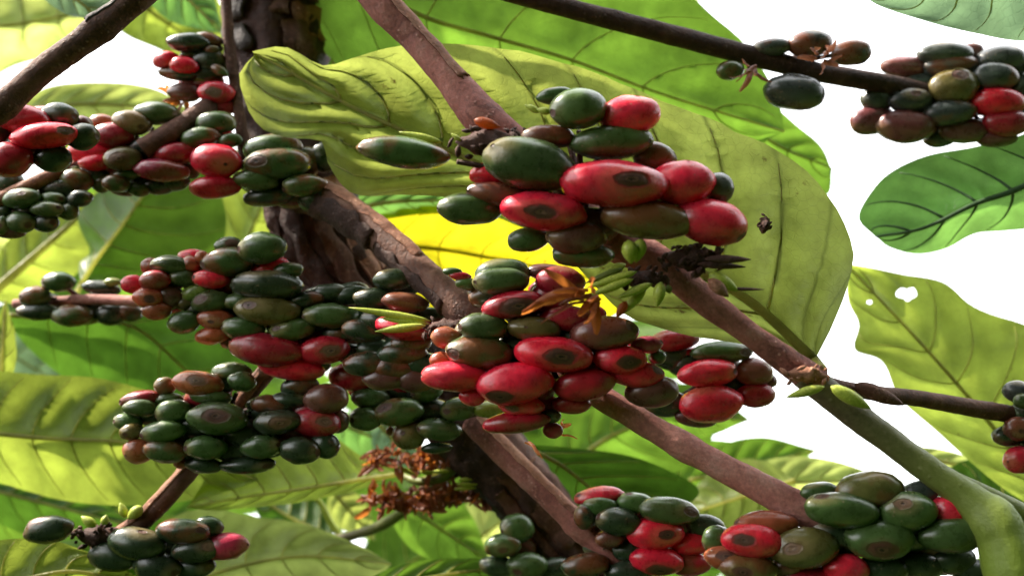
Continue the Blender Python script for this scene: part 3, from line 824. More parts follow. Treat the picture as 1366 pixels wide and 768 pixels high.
# ------------------------------------------------------------------ coffee cherries
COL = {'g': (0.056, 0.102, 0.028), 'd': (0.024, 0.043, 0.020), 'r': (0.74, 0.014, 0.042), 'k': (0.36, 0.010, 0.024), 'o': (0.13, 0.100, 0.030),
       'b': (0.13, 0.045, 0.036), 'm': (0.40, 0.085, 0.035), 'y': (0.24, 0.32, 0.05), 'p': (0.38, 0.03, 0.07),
       'D': (0.055, 0.062, 0.058), 'B': (0.20, 0.06, 0.06)}  # greyed pair: waxy bloom plus the sky's flare veil put into the colour
NU, NVV = 22, 15

def berry(parent, c, rx, ry, rz, col, nav, eye, tilt, seed, show_eye):
    """one cherry: an oval with a sunken eye scar at its tip; c world centre, radii in metres"""
    nx, ny = nav
    q = math.hypot(nx, ny)
    if q > 0.98: nx, ny = nx*0.98/q, ny*0.98/q
    nz = math.sqrt(max(0.0, 1-nx*nx-ny*ny))
    n = Vector((nx, -ny, nz))                                  # camera axes: right, up, towards the camera
    a = n.orthogonal().normalized(); b = n.cross(a)
    ct, st = math.cos(tilt), math.sin(tilt)
    th = [0.0]
    if show_eye: th += [eye*0.12, eye*0.3, eye*0.65, eye*0.9, eye, eye*1.1]
    k0 = th[-1]
    th += [k0 + (math.pi-k0)*(i/(NVV))**1.0 for i in range(1, NVV)] + [math.pi]
    seg = 24 if rx > 0.006 else 18
    def pt(t, ph):
        t_ = t
        if show_eye and t < eye*1.6:                              # uneven edge of the scar
            k = math.sin(math.pi*min(1, t/(eye*1.6)))
            t_ = t*(1 + k*(0.16*noise.noise(Vector((math.cos(ph)*1.6, math.sin(ph)*1.6, seed))) + 0.07*noise.noise(Vector((math.cos(ph)*5, math.sin(ph)*5, seed)))))
        d = n*math.cos(t_) + (a*math.cos(ph)+b*math.sin(ph))*math.sin(t_)
        r = 1 + 0.075*noise.noise(d*1.5 + Vector((seed*3.1, seed, 0))) + 0.018*noise.noise(d*5 + Vector((seed, 0, 5)))
        r += 0.012*math.cos(2*ph)*math.sin(t)**2
        if t > 2.4: r *= 1 + 0.10*(t-2.4)                        # drawn out toward the stalk
        if show_eye and t < eye*1.25:
            u = t/eye
            if u < 0.2: r -= 0.055
            elif u < 0.45: r -= 0.012
            elif u < 0.95: r -= 0.026
            elif u < 1.05: r += 0.004
        X, Y, Z = d.x*r*rx, d.y*r*ry, d.z*r*rz
        return c + CX*(X*ct - Y*st) + CY*(X*st + Y*ct) + CZ*Z
    verts, tip, halo = [pt(0, 0)], [0.0], [0.0]
    for t in th[1:-1]:
        for k in range(seg):
            verts.append(pt(t, 2*math.pi*k/seg)); tip.append(t/math.pi); halo.append(t/eye if show_eye else 9.0)
    verts.append(pt(math.pi, 0)); tip.append(1.0); halo.append(9.0)
    rings = len(th)-2
    eyer = 5 if show_eye else 0                                   # rings that belong to the scar
    def quads(r0, r1):
        f = []
        for i in range(r0, r1):
            for k in range(seg):
                k2 = (k+1) % seg
                f.append((1+i*seg+k, 1+(i+1)*seg+k, 1+(i+1)*seg+k2, 1+i*seg+k2))
        return f
    last = len(verts)-1
    capf = [(0, 1+k, 1+(k+1) % seg) for k in range(seg)]
    endf = [(last, 1+(rings-1)*seg+(k+1) % seg, 1+(rings-1)*seg+k) for k in range(seg)]
    bl = 1.0 if random.random() < 0.75 else 0.3
    pr = 1.0 if random.random() < (0.04 if col[0] > 0.45 else 0.3) else 0.0
    if not show_eye:
        return mesh_obj('berry', verts, capf + quads(0, rings-1) + endf, M['berry'], parent, c, attrs={'tip': tip, 'halo': halo, 'part_ripe': [pr]*len(verts), 'blush': [bl]*len(verts)}, color=col)
    e0 = eyer-1
    o = mesh_obj('berry', verts[1+e0*seg:], [tuple(i-1-e0*seg for i in q) for q in quads(e0, rings-1) + endf], M['berry'], parent, c,
                 attrs={'tip': tip[1+e0*seg:], 'halo': halo[1+e0*seg:], 'part_ripe': [pr]*(len(verts)-1-e0*seg), 'blush': [bl]*(len(verts)-1-e0*seg)}, color=col)
    ev = verts[:1+(e0+1)*seg]
    mesh_obj('eye_scar', ev, capf + quads(0, e0), M['navel'] if random.random() < 0.75 else M['navel_tan'], o, c, attrs={'halo': halo[:1+(e0+1)*seg]}, color=col)
    return o

def cluster(label, D, tables, fill=0.35, core=True, group=None, lay=0.85):
    rows = []
    for (x0, y0, sc, items) in tables:
        for it in items:
            X, Y, RX, RY, col, layer = it[:6]
            nav = it[6] if len(it) > 6 else None
            eye = it[7] if len(it) > 7 else None
            tilt = it[8] if len(it) > 8 else None
            rows.append([x0+X/sc, y0+Y/sc, RX/sc, RY/sc, col, layer, nav, eye, tilt])
    mx = sum(r[0] for r in rows)/len(rows); my = sum(r[1] for r in rows)/len(rows)
    mr = sum(r[3] for r in rows)/len(rows)
    base = P(mx, my, D + 2.2*mr*D/FPX)
    t = thing('berry_cluster', base, label, 'fruit cluster', group)
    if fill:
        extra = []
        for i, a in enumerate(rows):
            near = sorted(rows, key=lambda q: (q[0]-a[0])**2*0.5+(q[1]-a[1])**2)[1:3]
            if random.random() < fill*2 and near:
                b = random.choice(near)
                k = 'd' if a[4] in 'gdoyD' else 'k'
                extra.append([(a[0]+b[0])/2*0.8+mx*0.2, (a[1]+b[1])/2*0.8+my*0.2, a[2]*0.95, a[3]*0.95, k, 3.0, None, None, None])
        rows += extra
    for k, (x, y, rx, ry, col, layer, nav, eye, tilt) in enumerate(rows):
        rz_px = 0.5*(rx*0.55+ry*1.25)*0.9
        d = D + layer*lay*mr*D/FPX + random.uniform(-.1, .1)*mr*D/FPX
        s = d/FPX
        c = COL[col]; j = random.uniform(0.82, 1.2); h = random.uniform(-.012, .012)
        c = (c[0]*j*(1+random.uniform(-.12, .12)), c[1]*j*(1+random.uniform(-.12, .12)), c[2]*j)
        se = nav is not None and rx > 11
        if nav is None:
            a = math.atan2(y-my, x-mx) + random.uniform(-.5, .5)
            nav = (0.97*math.cos(a), 0.97*math.sin(a))
            if random.random() < 0.3 and layer < 3: se = rx > 13
        if eye is None: eye = random.uniform(0.24, 0.32)
        eye *= random.uniform(0.70, 0.95)
        if tilt is None: tilt = random.uniform(-.15, .15)
        berry(t, P(x, y, d), rx*s*random.uniform(.95, 1.06), ry*s*random.uniform(1.07, 1.24), rz_px*s*1.05, c, nav, eye, tilt, k + D*100, se)
    if core:
        # short stalks meeting at the node inside the bunch
        cpt = P(mx, my, D + 2.6*mr*D/FPX)
        b = MB()
        for r in rows:
            if r[5] > 2.5: continue
            d = D + r[5]*lay*mr*D/FPX
            p = P(r[0]*0.7+mx*0.3, r[1]*0.7+my*0.3, d + 0.8*mr*D/FPX)
            b.tube(crom([p, p.lerp(cpt, 0.5) - CZ*0.001, cpt], 6), [0.0007, 0.0007, 0.0008, 0.0009, 0.0011, 0.0013], 6, 0.2)
        b.build('berry_stalks', M['crust'], t)
    return t

Z1 = (0, 30, 4.266); Z2 = (0, 150, 4.266); Z3 = (150, 290, 4.266); Z4 = (290, 340, 4.266); Z5 = (140, 470, 4.266); Z6 = (400, 440, 4.266)
Z7 = (560, 340, 4.266); Z8 = (720, 400, 4.266); Z9 = (480, 110, 4.266); Z10 = (700, 190, 4.266); Z11 = (640, 590, 4.269); Z12 = (920, 590, 3.063)
ZM = (906, 0, 2.954); ZR = (906, 508, 2.954); ZB = (0, 508, 2.954); Z13 = (300, 0, 2.954); Z14 = (300, 230, 2.954); Z15 = (0, 230, 2.954)

cluster('small loose cluster of red and dark cherries on the left side of the trunk top', 0.318, [(*Z1, [
    (1070, 115, 125, 50, 'd', 1, (-.9, .1)), (945, 215, 75, 45, 'r', 1, (-.95, 0)), (1045, 245, 85, 45, 'r', 0), (1010, 295, 110, 33, 'd', 1, (-.9, 0)), (1050, 400, 100, 45, 'b', 1),
    (1230, 400, 110, 60, 'r', 0, (.05, .12), .62), (1260, 480, 90, 45, 'k', 1), (1205, 155, 45, 22, 'g', 1), (1250, 275, 52, 24, 'g', 0, (-.8, -.3), .3, -.5), (1080, 185, 60, 20, 'g', 2), (1150, 325, 75, 20, 'y', 2),
    (1180, 100, 90, 40, 'd', 2), (1190, 220, 90, 60, 'd', 2), (1170, 300, 90, 40, 'd', 2)])])
cluster('bunch of big red cherries at the left edge under the thick branch', 0.280, [(*Z1, [
    (130, 550, 172, 76, 'k', 1), (250, 645, 197, 68, 'r', 0, (.8, -.1), .5), (340, 530, 110, 62, 'd', 2, (.9, 0)), (470, 650, 95, 65, 'd', 1, (.95, .1)), (50, 782, 135, 92, 'k', 0), (300, 775, 112, 65, 'd', 1),
    (470, 590, 60, 50, 'b', 3), (-40, 660, 100, 80, 'd', 2), (120, 705, 110, 55, 'd', 2)])])
cluster('mixed red and green bunch around the short branch stub at upper left', 0.305, [(*Z1, [
    (640, 640, 130, 65, 'k', 1), (580, 570, 75, 42, 'm', 2), (750, 570, 112, 64, 'o', 1, (.65, .3)), (890, 518, 138, 62, 'g', 2, (.9, 0))]), (*Z2, [
    (520, 225, 138, 62, 'r', 2), (545, 285, 105, 42, 'r', 1), (700, 265, 112, 56, 'o', 0, (0, .1), .75), (985, 240, 132, 62, 'k', 1), (920, 330, 162, 56, 'p', 0), (1090, 225, 55, 45, 'k', 2),
    (1230, 62, 115, 60, 'g', 2), (1140, 145, 118, 52, 'g', 1, (.9, .1)), (1290, 132, 42, 26, 'r', 2), (1310, 160, 72, 36, 'g', 1), (720, 355, 78, 30, 'g', 1, (-.9, 0)), (990, 400, 92, 42, 'g', 2, (.9, 0)),
    (430, 390, 102, 62, 'g', 1, (-.9, 0)), (400, 338, 62, 32, 'g', 2), (580, 405, 62, 45, 'g', 2), (660, 405, 82, 46, 'g', 0, (.8, 0)), (790, 440, 62, 36, 'g', 1, (.7, .3)), (700, 450, 72, 26, 'b', 2), (1090, 335, 45, 40, 'g', 3),
    (820, 200, 110, 50, 'd', 2), (900, 420, 100, 45, 'd', 2), (520, 360, 90, 50, 'd', 2)])])
cluster('tight bunch of small dark green cherries at the left edge', 0.300, [(*Z2, [
    (125, 490, 114, 50, 'g', 0, (.2, -.4)), (300, 492, 76, 34, 'g', 1, (.8, 0)), (455, 490, 78, 44, 'd', 1, (.9, 0)), (270, 550, 92, 42, 'g', 0, (.8, -.2)), (390, 565, 62, 42, 'g', 1, (.9, 0)), (120, 625, 88, 52, 'g', 0, (.7, .2)),
    (260, 630, 77, 45, 'd', 1, (.7, 0)), (15, 640, 48, 46, 'g', 0, (.1, .1)), (50, 680, 92, 36, 'b', 1), (20, 560, 44, 30, 'd', 1), (50, 400, 92, 60, 'd', 2), (330, 440, 112, 52, 'd', 3), (180, 560, 90, 45, 'd', 2), (370, 520, 90, 45, 'd', 3)])])
cluster('two bright red cherries with green ones hugging the trunk below the curled leaf tip', 0.303, [(*Z2, [
    (1232, 277, 155, 86, 'r', 0, (.5, .2), .1), (1220, 425, 142, 62, 'r', 0, (-.95, .1), .08)]), (*Z13, [
    (190, 585, 116, 50, 'g', 1), (205, 645, 132, 56, 'g', 0, (-.5, -.1), .5), (120, 712, 90, 37, 'g', 0, (-.9, 0)), (310, 730, 92, 42, 'g', 0, (-.9, .2)), (395, 620, 62, 50, 'd', 2), (300, 640, 90, 60, 'd', 2)]), (*Z14, [
    (175, 95, 100, 34, 'd', 1), (370, 110, 84, 50, 'd', 1), (270, 100, 90, 40, 'b', 2)])], fill=0.2)
cluster('small dark green cluster around the thin twig at the left', 0.335, [(*Z15, [
    (230, 430, 68, 37, 'g', 0, (-.8, -.2)), (140, 490, 67, 40, 'g', 0, (-.7, 0)), (150, 548, 82, 34, 'd', 0, (-.9, 0)), (285, 565, 88, 40, 'g', 0, (-.8, .3)), (440, 560, 62, 42, 'd', 1), (400, 455, 78, 27, 'd', 2), (445, 432, 34, 14, 'y', 1), (510, 552, 56, 32, 'd', 1), (350, 550, 80, 40, 'd', 2)])], fill=0.1)
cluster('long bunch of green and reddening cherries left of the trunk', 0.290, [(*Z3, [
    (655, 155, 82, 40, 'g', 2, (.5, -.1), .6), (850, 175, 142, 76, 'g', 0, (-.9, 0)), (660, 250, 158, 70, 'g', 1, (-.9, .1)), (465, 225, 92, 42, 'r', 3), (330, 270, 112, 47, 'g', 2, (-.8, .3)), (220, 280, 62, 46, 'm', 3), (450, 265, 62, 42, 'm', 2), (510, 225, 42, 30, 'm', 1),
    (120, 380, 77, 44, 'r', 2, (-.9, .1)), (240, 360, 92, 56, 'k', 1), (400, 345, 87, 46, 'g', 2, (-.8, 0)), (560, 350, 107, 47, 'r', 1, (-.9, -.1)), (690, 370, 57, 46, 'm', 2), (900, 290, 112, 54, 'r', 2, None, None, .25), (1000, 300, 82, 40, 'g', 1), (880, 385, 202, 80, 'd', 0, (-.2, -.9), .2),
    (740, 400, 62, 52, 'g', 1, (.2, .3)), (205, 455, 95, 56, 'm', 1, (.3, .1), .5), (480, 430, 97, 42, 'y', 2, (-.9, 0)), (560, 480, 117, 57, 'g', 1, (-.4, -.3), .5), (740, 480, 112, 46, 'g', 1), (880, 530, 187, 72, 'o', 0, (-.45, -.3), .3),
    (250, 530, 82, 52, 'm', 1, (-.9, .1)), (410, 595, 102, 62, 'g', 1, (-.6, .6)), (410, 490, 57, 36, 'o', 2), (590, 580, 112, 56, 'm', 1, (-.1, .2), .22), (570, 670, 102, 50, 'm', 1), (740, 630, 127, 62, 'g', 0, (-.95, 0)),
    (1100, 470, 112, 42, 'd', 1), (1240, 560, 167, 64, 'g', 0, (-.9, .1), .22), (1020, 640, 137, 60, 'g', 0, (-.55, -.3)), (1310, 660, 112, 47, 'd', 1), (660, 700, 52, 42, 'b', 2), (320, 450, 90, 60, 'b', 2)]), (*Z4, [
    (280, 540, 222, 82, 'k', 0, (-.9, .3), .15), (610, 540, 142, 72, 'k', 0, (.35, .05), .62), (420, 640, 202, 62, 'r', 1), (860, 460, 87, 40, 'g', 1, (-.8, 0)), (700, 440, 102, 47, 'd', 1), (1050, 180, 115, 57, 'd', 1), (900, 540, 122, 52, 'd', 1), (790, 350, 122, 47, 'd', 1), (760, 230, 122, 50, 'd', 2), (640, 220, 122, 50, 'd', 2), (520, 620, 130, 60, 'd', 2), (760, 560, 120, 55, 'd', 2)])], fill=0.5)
cluster('cherries under the bare node with yellow green buds', 0.278, [(*Z4, [
    (1070, 268, 132, 47, 'b', 1), (1070, 412, 182, 67, 'r', 1), (1290, 450, 78, 62, 'r', 2, (-.1, -.5), .3), (1290, 600, 77, 42, 'm', 3), (960, 700, 132, 62, 'b', 3), (1050, 560, 150, 62, 'd', 2.5), (1170, 620, 130, 60, 'd', 3), (850, 620, 135, 62, 'd', 3), (1000, 640, 140, 65, 'd', 3), (1100, 500, 130, 60, 'd', 2.5), (1130, 710, 130, 62, 'b', 3), (930, 380, 130, 60, 'd', 3), (830, 430, 120, 55, 'd', 3), (1180, 360, 120, 55, 'd', 3), (1000, 140, 120, 55, 'd', 3), (900, 250, 130, 55, 'd', 3)])], fill=0.1)
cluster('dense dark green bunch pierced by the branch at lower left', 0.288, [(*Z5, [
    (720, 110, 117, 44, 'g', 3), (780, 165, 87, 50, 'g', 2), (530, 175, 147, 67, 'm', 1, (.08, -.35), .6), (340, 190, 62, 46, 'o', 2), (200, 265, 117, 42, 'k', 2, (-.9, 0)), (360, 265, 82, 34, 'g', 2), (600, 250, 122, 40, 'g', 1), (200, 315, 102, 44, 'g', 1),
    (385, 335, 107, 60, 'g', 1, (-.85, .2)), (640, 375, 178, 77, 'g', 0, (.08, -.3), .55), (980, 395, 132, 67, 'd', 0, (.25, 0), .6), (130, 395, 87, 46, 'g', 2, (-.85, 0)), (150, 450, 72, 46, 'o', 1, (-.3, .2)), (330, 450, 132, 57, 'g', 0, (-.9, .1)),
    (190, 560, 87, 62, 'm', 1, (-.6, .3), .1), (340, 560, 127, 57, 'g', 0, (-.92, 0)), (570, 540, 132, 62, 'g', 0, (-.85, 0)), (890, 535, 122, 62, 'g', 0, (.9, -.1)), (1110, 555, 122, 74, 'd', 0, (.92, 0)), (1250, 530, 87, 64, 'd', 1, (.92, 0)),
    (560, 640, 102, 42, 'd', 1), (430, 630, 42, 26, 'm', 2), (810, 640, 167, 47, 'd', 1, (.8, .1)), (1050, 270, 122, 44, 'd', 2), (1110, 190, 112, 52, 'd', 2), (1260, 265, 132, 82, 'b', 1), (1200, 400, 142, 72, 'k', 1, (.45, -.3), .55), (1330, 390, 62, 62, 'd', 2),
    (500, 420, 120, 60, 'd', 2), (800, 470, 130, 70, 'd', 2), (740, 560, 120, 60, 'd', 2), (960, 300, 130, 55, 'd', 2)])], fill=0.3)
cluster('drooping bunch of plain green cherries under the main red cluster', 0.296, [(*Z4, [(780, 690, 152, 72, 'k', 1, (.3, -.6), .55)]), (*Z6, [
    (400, 385, 107, 57, 'g', 1, (-.8, 0)), (560, 465, 147, 67, 'g', 0, (-.5, -.5), .4), (370, 505, 97, 57, 'g', 0, (-.7, .1)), (720, 350, 92, 52, 'g', 1, (-.8, 0)), (900, 450, 102, 60, 'g', 0, (-.6, 0)), (790, 565, 132, 60, 'g', 0, (-.85, .1)),
    (620, 600, 92, 72, 'o', 1, (-.3, -.3), .2), (515, 575, 27, 24, 'm', 2), (780, 670, 92, 26, 'd', 1), (540, 230, 112, 72, 'b', 2), (650, 300, 130, 70, 'd', 3), (560, 340, 120, 60, 'd', 3), (750, 460, 120, 60, 'd', 2), (1090, 452, 122, 44, 'y', 0), (700, 220, 120, 70, 'd', 3)])], fill=0.2)
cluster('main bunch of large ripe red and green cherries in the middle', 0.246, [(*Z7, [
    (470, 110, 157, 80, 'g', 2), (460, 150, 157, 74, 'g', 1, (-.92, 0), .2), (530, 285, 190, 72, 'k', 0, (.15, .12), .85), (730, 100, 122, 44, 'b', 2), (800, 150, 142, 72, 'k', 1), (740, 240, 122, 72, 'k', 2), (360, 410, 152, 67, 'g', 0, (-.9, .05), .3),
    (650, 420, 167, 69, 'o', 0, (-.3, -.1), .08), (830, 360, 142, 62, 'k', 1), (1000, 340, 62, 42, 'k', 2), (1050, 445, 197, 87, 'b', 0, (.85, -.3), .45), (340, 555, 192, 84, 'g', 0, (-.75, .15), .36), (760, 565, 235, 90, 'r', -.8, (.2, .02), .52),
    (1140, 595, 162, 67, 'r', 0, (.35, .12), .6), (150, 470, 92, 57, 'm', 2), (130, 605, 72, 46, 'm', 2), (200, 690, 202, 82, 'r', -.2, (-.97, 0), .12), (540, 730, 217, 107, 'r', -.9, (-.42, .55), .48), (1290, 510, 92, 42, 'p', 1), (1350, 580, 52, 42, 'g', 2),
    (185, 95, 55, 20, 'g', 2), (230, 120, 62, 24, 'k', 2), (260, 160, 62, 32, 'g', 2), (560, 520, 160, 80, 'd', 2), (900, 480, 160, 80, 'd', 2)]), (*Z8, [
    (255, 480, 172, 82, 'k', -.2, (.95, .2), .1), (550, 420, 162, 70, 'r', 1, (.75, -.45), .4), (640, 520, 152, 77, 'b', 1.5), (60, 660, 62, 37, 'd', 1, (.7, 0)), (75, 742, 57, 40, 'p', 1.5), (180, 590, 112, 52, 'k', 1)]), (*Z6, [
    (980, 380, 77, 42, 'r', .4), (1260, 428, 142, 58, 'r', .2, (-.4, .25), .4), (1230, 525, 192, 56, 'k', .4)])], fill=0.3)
cluster('group of red and maroon cherries behind the main bunch on its right side', 0.290, [(*Z8, [
    (760, 230, 152, 54, 'k', 2), (1035, 297, 167, 57, 'g', 1, (.75, 0), .45), (960, 415, 167, 70, 'r', 0, (.92, 0), .3), (975, 590, 182, 90, 'r', 0, (-.3, -.93), .1), (1220, 410, 107, 67, 'B', 1), (1230, 540, 112, 67, 'k', 1), (890, 670, 132, 44, 'b', 1.5), (870, 370, 122, 62, 'd', 2.5),
    (720, 590, 122, 62, 'd', 2), (1290, 460, 62, 42, 'b', 2), (1100, 490, 120, 60, 'd', 2.5), (760, 330, 140, 70, 'd', 3)])], fill=0.3)
cluster('upper bunch of big shiny red and green cherries in front of the heart leaf', 0.236, [(*Z9, [
    (250, 400, 252, 84, 'g', 0, (-.93, .15), .12), (1070, 310, 162, 62, 'b', 1), (960, 465, 268, 122, 'g', -.2, (-.8, -.35), .1, -.2), (1240, 150, 167, 107, 'g', 0, (-.9, .2), .2, .05), (1110, 75, 107, 42, 'g', 2), (760, 520, 132, 62, 'r', 2), (800, 640, 207, 67, 'b', 1, (-.95, 0), .1), (620, 720, 192, 80, 'g', 1.3, (-.93, .1), .1)]), (*Z10, [
    (110, 390, 248, 102, 'r', -.4, (-.08, .16), .52), (500, 235, 313, 120, 'r', -.9, (.3, -.12), .5), (890, 230, 197, 117, 'r', .2, (.2, -.9), .06), (1100, 260, 97, 82, 'D', 1, (.92, 0), .2), (1060, 455, 212, 122, 'r', 0, (.88, .42), .42, -.18), (700, 440, 262, 99, 'o', -.2, (.95, .05), .06, -.08),
    (495, 0, 227, 87, 'g', .8, (.9, .1), .15), (597, -154, 177, 92, 'r', .8, (.3, -.9), .1, .1), (740, 85, 117, 77, 'g', 2), (20, 550, 125, 62, 'g', 1.5), (290, 540, 172, 92, 'b', .3, (-.9, 0), .12), (330, 640, 172, 62, 'g', 1), (600, 320, 180, 90, 'd', 2), (300, 250, 170, 90, 'd', 2), (380, 480, 180, 90, 'b', 2)])], fill=0)
cluster('bottom middle bunch of green and red cherries beside the lower trunk', 0.288, [(*Z11, [
    (680, 305, 142, 47, 'r', 2), (690, 365, 112, 54, 'g', 1), (890, 345, 107, 54, 'g', 1), (1075, 390, 167, 70, 'g', 0, (.75, -.25), .5), (790, 450, 127, 67, 'd', 0), (1000, 515, 170, 82, 'r', 0, (.35, -.12), .45), (1280, 475, 112, 57, 'd', 1), (1210, 575, 117, 57, 'r', 1),
    (740, 545, 92, 47, 'b', 1), (1010, 672, 152, 67, 'r', 0, (.1, .5), .6), (1190, 690, 132, 62, 'k', 1), (600, 420, 62, 70, 'd', 1), (880, 620, 140, 60, 'd', 2), (1140, 480, 120, 60, 'd', 2), (600, 700, 132, 62, 'd', 1), (850, 740, 132, 62, 'd', 1)])], fill=0.3)
cluster('few green cherries hanging left of the lower trunk at the bottom', 0.318, [(*Z11, [
    (210, 490, 97, 72, 'g', 1, (-.8, .1), .15), (130, 585, 102, 57, 'g', 0, (0, .2), .3), (110, 705, 112, 52, 'd', 1), (270, 700, 122, 67, 'g', 0, (-.5, .3)), (420, 720, 132, 62, 'd', 1)])], fill=0.1)
cluster('large bunch of spotted olive green and red cherries at the bottom right', 0.238, [(*Z12, [
    (310, 332, 127, 47, 'm', 1), (255, 400, 127, 64, 'r', 0, (-.4, -.2), .45), (110, 395, 62, 52, 'g', 2), (170, 475, 117, 50, 'm', 1, (-.3, -.4), .5), (240, 512, 117, 50, 'o', 0, (-.3, .1), .45), (470, 430, 142, 74, 'o', 0, (-.5, -.25), .45), (620, 275, 147, 64, 'g', 0, (-.6, -.75), .3),
    (530, 200, 77, 32, 'g', 2), (735, 192, 137, 64, 'o', 1), (890, 280, 122, 67, 'g', 0, (-.35, -.55), .4), (1065, 285, 90, 62, 'r', 1), (775, 395, 152, 70, 'g', -.1, (-.1, .3), .52), (1070, 380, 127, 60, 'g', 0, (.93, 0), .4), (940, 205, 82, 47, 'D', 2),
    (640, 517, 97, 54, 'r', 0), (780, 520, 112, 52, 'd', 1), (940, 500, 100, 50, 'd', 2), (1080, 480, 92, 50, 'd', 2), (1160, 530, 90, 50, 'd', 2), (400, 502, 72, 42, 'b', 1), (480, 545, 122, 36, 'k', 1), (620, 380, 140, 70, 'd', 2), (900, 360, 140, 70, 'd', 2)])], fill=0.3)
cluster('dusky bunch of dull maroon and grey green cherries at the upper right against the sky', 0.315, [(*ZM, [
    (1050, 215, 112, 40, 'D', 1), (1150, 205, 52, 30, 'B', 2), (890, 265, 97, 40, 'B', 2), (1265, 235, 102, 50, 'D', 1), (1070, 262, 107, 44, 'D', 1), (1245, 305, 87, 47, 'D', 0), (1080, 345, 102, 60, 'o', 0, (.1, -.55), .4), (780, 392, 67, 44, 'D', 1), (910, 397, 82, 44, 'D', 0, (.1, -.45), .3),
    (760, 475, 92, 50, 'B', 1), (890, 500, 117, 60, 'B', 0), (1065, 443, 102, 47, 'D', 0), (1255, 405, 112, 52, 'r', 0), (1290, 485, 92, 47, 'k', 0), (1030, 540, 67, 36, 'D', 2), (1120, 515, 97, 42, 'B', 1), (1250, 545, 87, 32, 'B', 1), (980, 440, 82, 56, 'D', 2), (1355, 350, 62, 57, 'D', 1),
    (1160, 400, 90, 50, 'D', 2), (950, 330, 90, 40, 'D', 2), (1160, 320, 90, 50, 'D', 2), (1360, 450, 80, 50, 'D', 2), (1350, 270, 80, 50, 'D', 2)])], fill=0.2)
nb = cluster('few purplish cherries with dried flowers on the blackish twig at the upper right', 0.304, [(*ZM, [
    (365, 188, 82, 32, 'D', 1), (515, 172, 92, 50, 'D', 1), (680, 208, 77, 46, 'D', 0), (455, 365, 117, 62, 'D', 0), (200, 277, 57, 34, 'g', 0)])], fill=0)
cluster('spotted cherries and one red one cut by the right edge', 0.285, [(*ZR, [
    (1335, 42, 60, 40, 'D', 1), (1352, 78, 36, 28, 'g', 0), (1335, 187, 60, 40, 'b', 0, (-.1, .1), .2), (1300, 215, 67, 36, 'd', 1), (1345, 310, 66, 52, 'r', 0, (-.9, 0), .1), (1400, 120, 80, 60, 'd', 1), (1420, 230, 80, 60, 'd', 1), (1360, 130, 50, 40, 'g', 1)])], fill=0)
cluster('dark cherries with one pinkish red tip at the bottom left', 0.292, [(*ZB, [
    (190, 585, 97, 47, 'd', 0, (-.95, 0), .3), (540, 640, 117, 57, 'd', 0, (.2, -.9), .2), (720, 590, 102, 47, 'd', 0, (.75, -.3)), (820, 575, 62, 37, 'd', 1), (770, 665, 97, 44, 'd', 0, (.7, -.35), .4), (885, 652, 92, 46, 'p', .6, (.97, 0), .1), (620, 732, 102, 54, 'd', 0, (.85, .1)), (760, 735, 87, 40, 'd', 1, (.8, 0)), (450, 690, 100, 50, 'd', 1), (640, 660, 90, 50, 'd', 2)])], fill=0.2)

# ------------------------------------------------------------------ dried flowers
def petal(parent, p, di, ln, wd, mat, curl, name='petal'):
    side = di.cross(CZ + CX*random.uniform(-.8, .8) + CY*random.uniform(-.8, .8)).normalized()
    nr = side.cross(di).normalized()
    v, f = [], []
    tw = random.uniform(-1.4, 1.4)
    q = p.copy(); d = di.copy()
    for i in range(8):
        t = i/7
        ww = wd*(0.35+0.65*math.sin(math.pi*min(1, 0.12+t*0.88))**0.8)
        sd = (side*math.cos(tw*t) + nr*math.sin(tw*t)); n2 = d.cross(sd).normalized()
        for s in (-1, -0.33, 0.33, 1):
            v.append(q + sd*ww*s + n2*(ww*0.55*(s*s) + ww*0.5*noise.noise(Vector((t*5+ln*900, s*2, wd*9000)))))
        d = (d + nr*curl/7 + side*random.uniform(-.25, .25)).normalized()
        q = q + d*ln/7
    for i in range(7):
        for j in range(3): f.append((i*4+j, i*4+j+1, i*4+j+5, i*4+j+4))
    return mesh_obj(name, v, f, M[mat], parent)

def dried(label, x, y, d, items, mats, group=None, name='dried_flower'):
    t = thing(name, P(x, y, d), label, 'dried flower', group)
    for (x0, y0, x1, y1, wpx, curl) in items:
        a = P(x0, y0, d + random.uniform(-.003, .003)); b = P(x1, y1, d + random.uniform(-.006, .003))
        dv = b-a
        petal(t, a, dv.normalized(), dv.length*1.1, wpx*0.5*d/FPX, random.choice(mats), curl)
    return t

dried('orange withered flower lying over the red cherries of the main bunch', 790, 395, 0.228,
      [(775, 390, 697, 382, 15, .7), (775, 392, 722, 392, 12, -1.2), (770, 388, 728, 366, 13, -.9), (780, 392, 735, 374, 9, 1.1), (798, 396, 770, 448, 12, .8), (795, 400, 782, 442, 15, -.6), (780, 400, 722, 418, 4, .2), (785, 402, 738, 400, 5, -.6),
       (800, 396, 772, 418, 14, 1.2), (790, 392, 752, 404, 8, -1.4), (795, 388, 772, 378, 13, 1.6), (788, 398, 764, 410, 9, 1.8), (800, 402, 792, 428, 8, -1.8), (785, 388, 750, 380, 7, 2.0)],
      ['dry', 'dry', 'dry_dark'])
it = []
for k in range(210):
    a = random.uniform(0, 6.283); up = k % 2
    X = random.uniform(488, 650); Y = (612 + random.uniform(-10, 14)) if up else (668 + random.uniform(-14, 12))
    if not up and X > 600: Y -= 12
    an = random.uniform(0, 6.283); ln = random.uniform(14, 28)
    it.append((X, Y, X+ln*math.cos(an), Y+0.7*ln*math.sin(an), random.uniform(5, 11), random.uniform(-2.6, 2.6)))
df = dried('two tiers of shrivelled rust brown flower heads left of the lower trunk', 575, 645, 0.335, it, ['dry_dark', 'dry_dark', 'dry_dark', 'dry'], name='dried_flower_cluster')
crust(df, 600, 625, .342, 40, 14, 40)
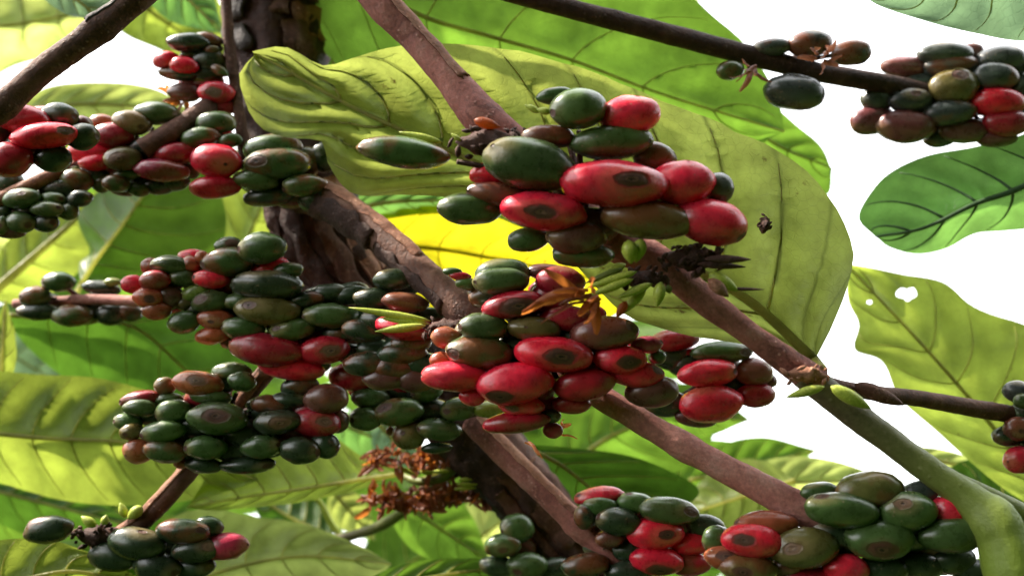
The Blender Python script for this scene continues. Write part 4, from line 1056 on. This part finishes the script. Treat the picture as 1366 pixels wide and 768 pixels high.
crust(df, 590, 662, .342, 60, 14, 50, 'dry_dark', 'flower_stubs', (5, 11))
for q in ((610, 640, 640, 638, .330, 6), (608, 646, 642, 645, .330, 6), (605, 652, 636, 650, .330, 6), (560, 628, 578, 631, .330, 7), (600, 628, 572, 629, .330, 6), (530, 622, 556, 634, .332, 6), (560, 655, 548, 660, .330, 5)): bud(df, *q)
v = MB(); v.tube(crom([P(532, 632, .345), P(560, 642, .338), P(590, 637, .334), (P(605, 622, .334))], 14), [.0011, .0012, .0012, .0013, .0014, .0014, .0015, .0015, .0016, .0016, .0017, .0018, .0019, .002], 8)
v.build('flower_stalk', M['stem_green'], df)
dried('reddish dried flower above the blackish twig at the upper right', 1090, 72, 0.296,
      [(1092, 72, 1070, 62, 7, 1.2), (1092, 74, 1088, 60, 6, -1.4), (1098, 72, 1122, 62, 8, 1.3), (1095, 76, 1112, 74, 7, 1.5), (1090, 78, 1070, 80, 8, -1.2), (1098, 82, 1112, 90, 8, 1.4), (1102, 70, 1128, 68, 7, -1.5), (1085, 82, 1078, 74, 6, 1.6), (1100, 84, 1120, 84, 6, -1.7), (1095, 88, 1108, 92, 8, 1.9)], ['dry_dark'])
dried('reddish dried flower under the blackish twig left of the round purplish cherry', 1003, 95, 0.297,
      [(1010, 88, 990, 92, 7, .6), (1008, 86, 985, 104, 6, -.3), (1005, 92, 1018, 116, 7, .5), (1005, 90, 1000, 112, 8, -.6), (1000, 88, 992, 86, 7, .6), (1010, 92, 1012, 108, 9, .2), (1000, 95, 975, 106, 4, .2)], ['dry_dark'])
dried('tiny orange dried flower at the lower right of the main bunch', 748, 580, 0.262,
      [(745, 570, 765, 562, 7, .5), (745, 572, 762, 572, 7, -.5), (745, 578, 770, 582, 3, .2), (700, 590, 730, 592, 4, .6), (705, 588, 720, 598, 5, -.6), (748, 566, 758, 560, 8, .8)], ['dry'])
dried('rusty dried flower below the cherries left of the trunk top', 235, 125, 0.322,
      [(238, 130, 212, 122, 9, .3), (238, 132, 218, 130, 9, -.3), (240, 134, 225, 142, 10, .5), (242, 136, 238, 150, 12, .3), (240, 130, 222, 114, 8, .6), (245, 135, 252, 148, 12, .4)], ['dry', 'dry_dark'])
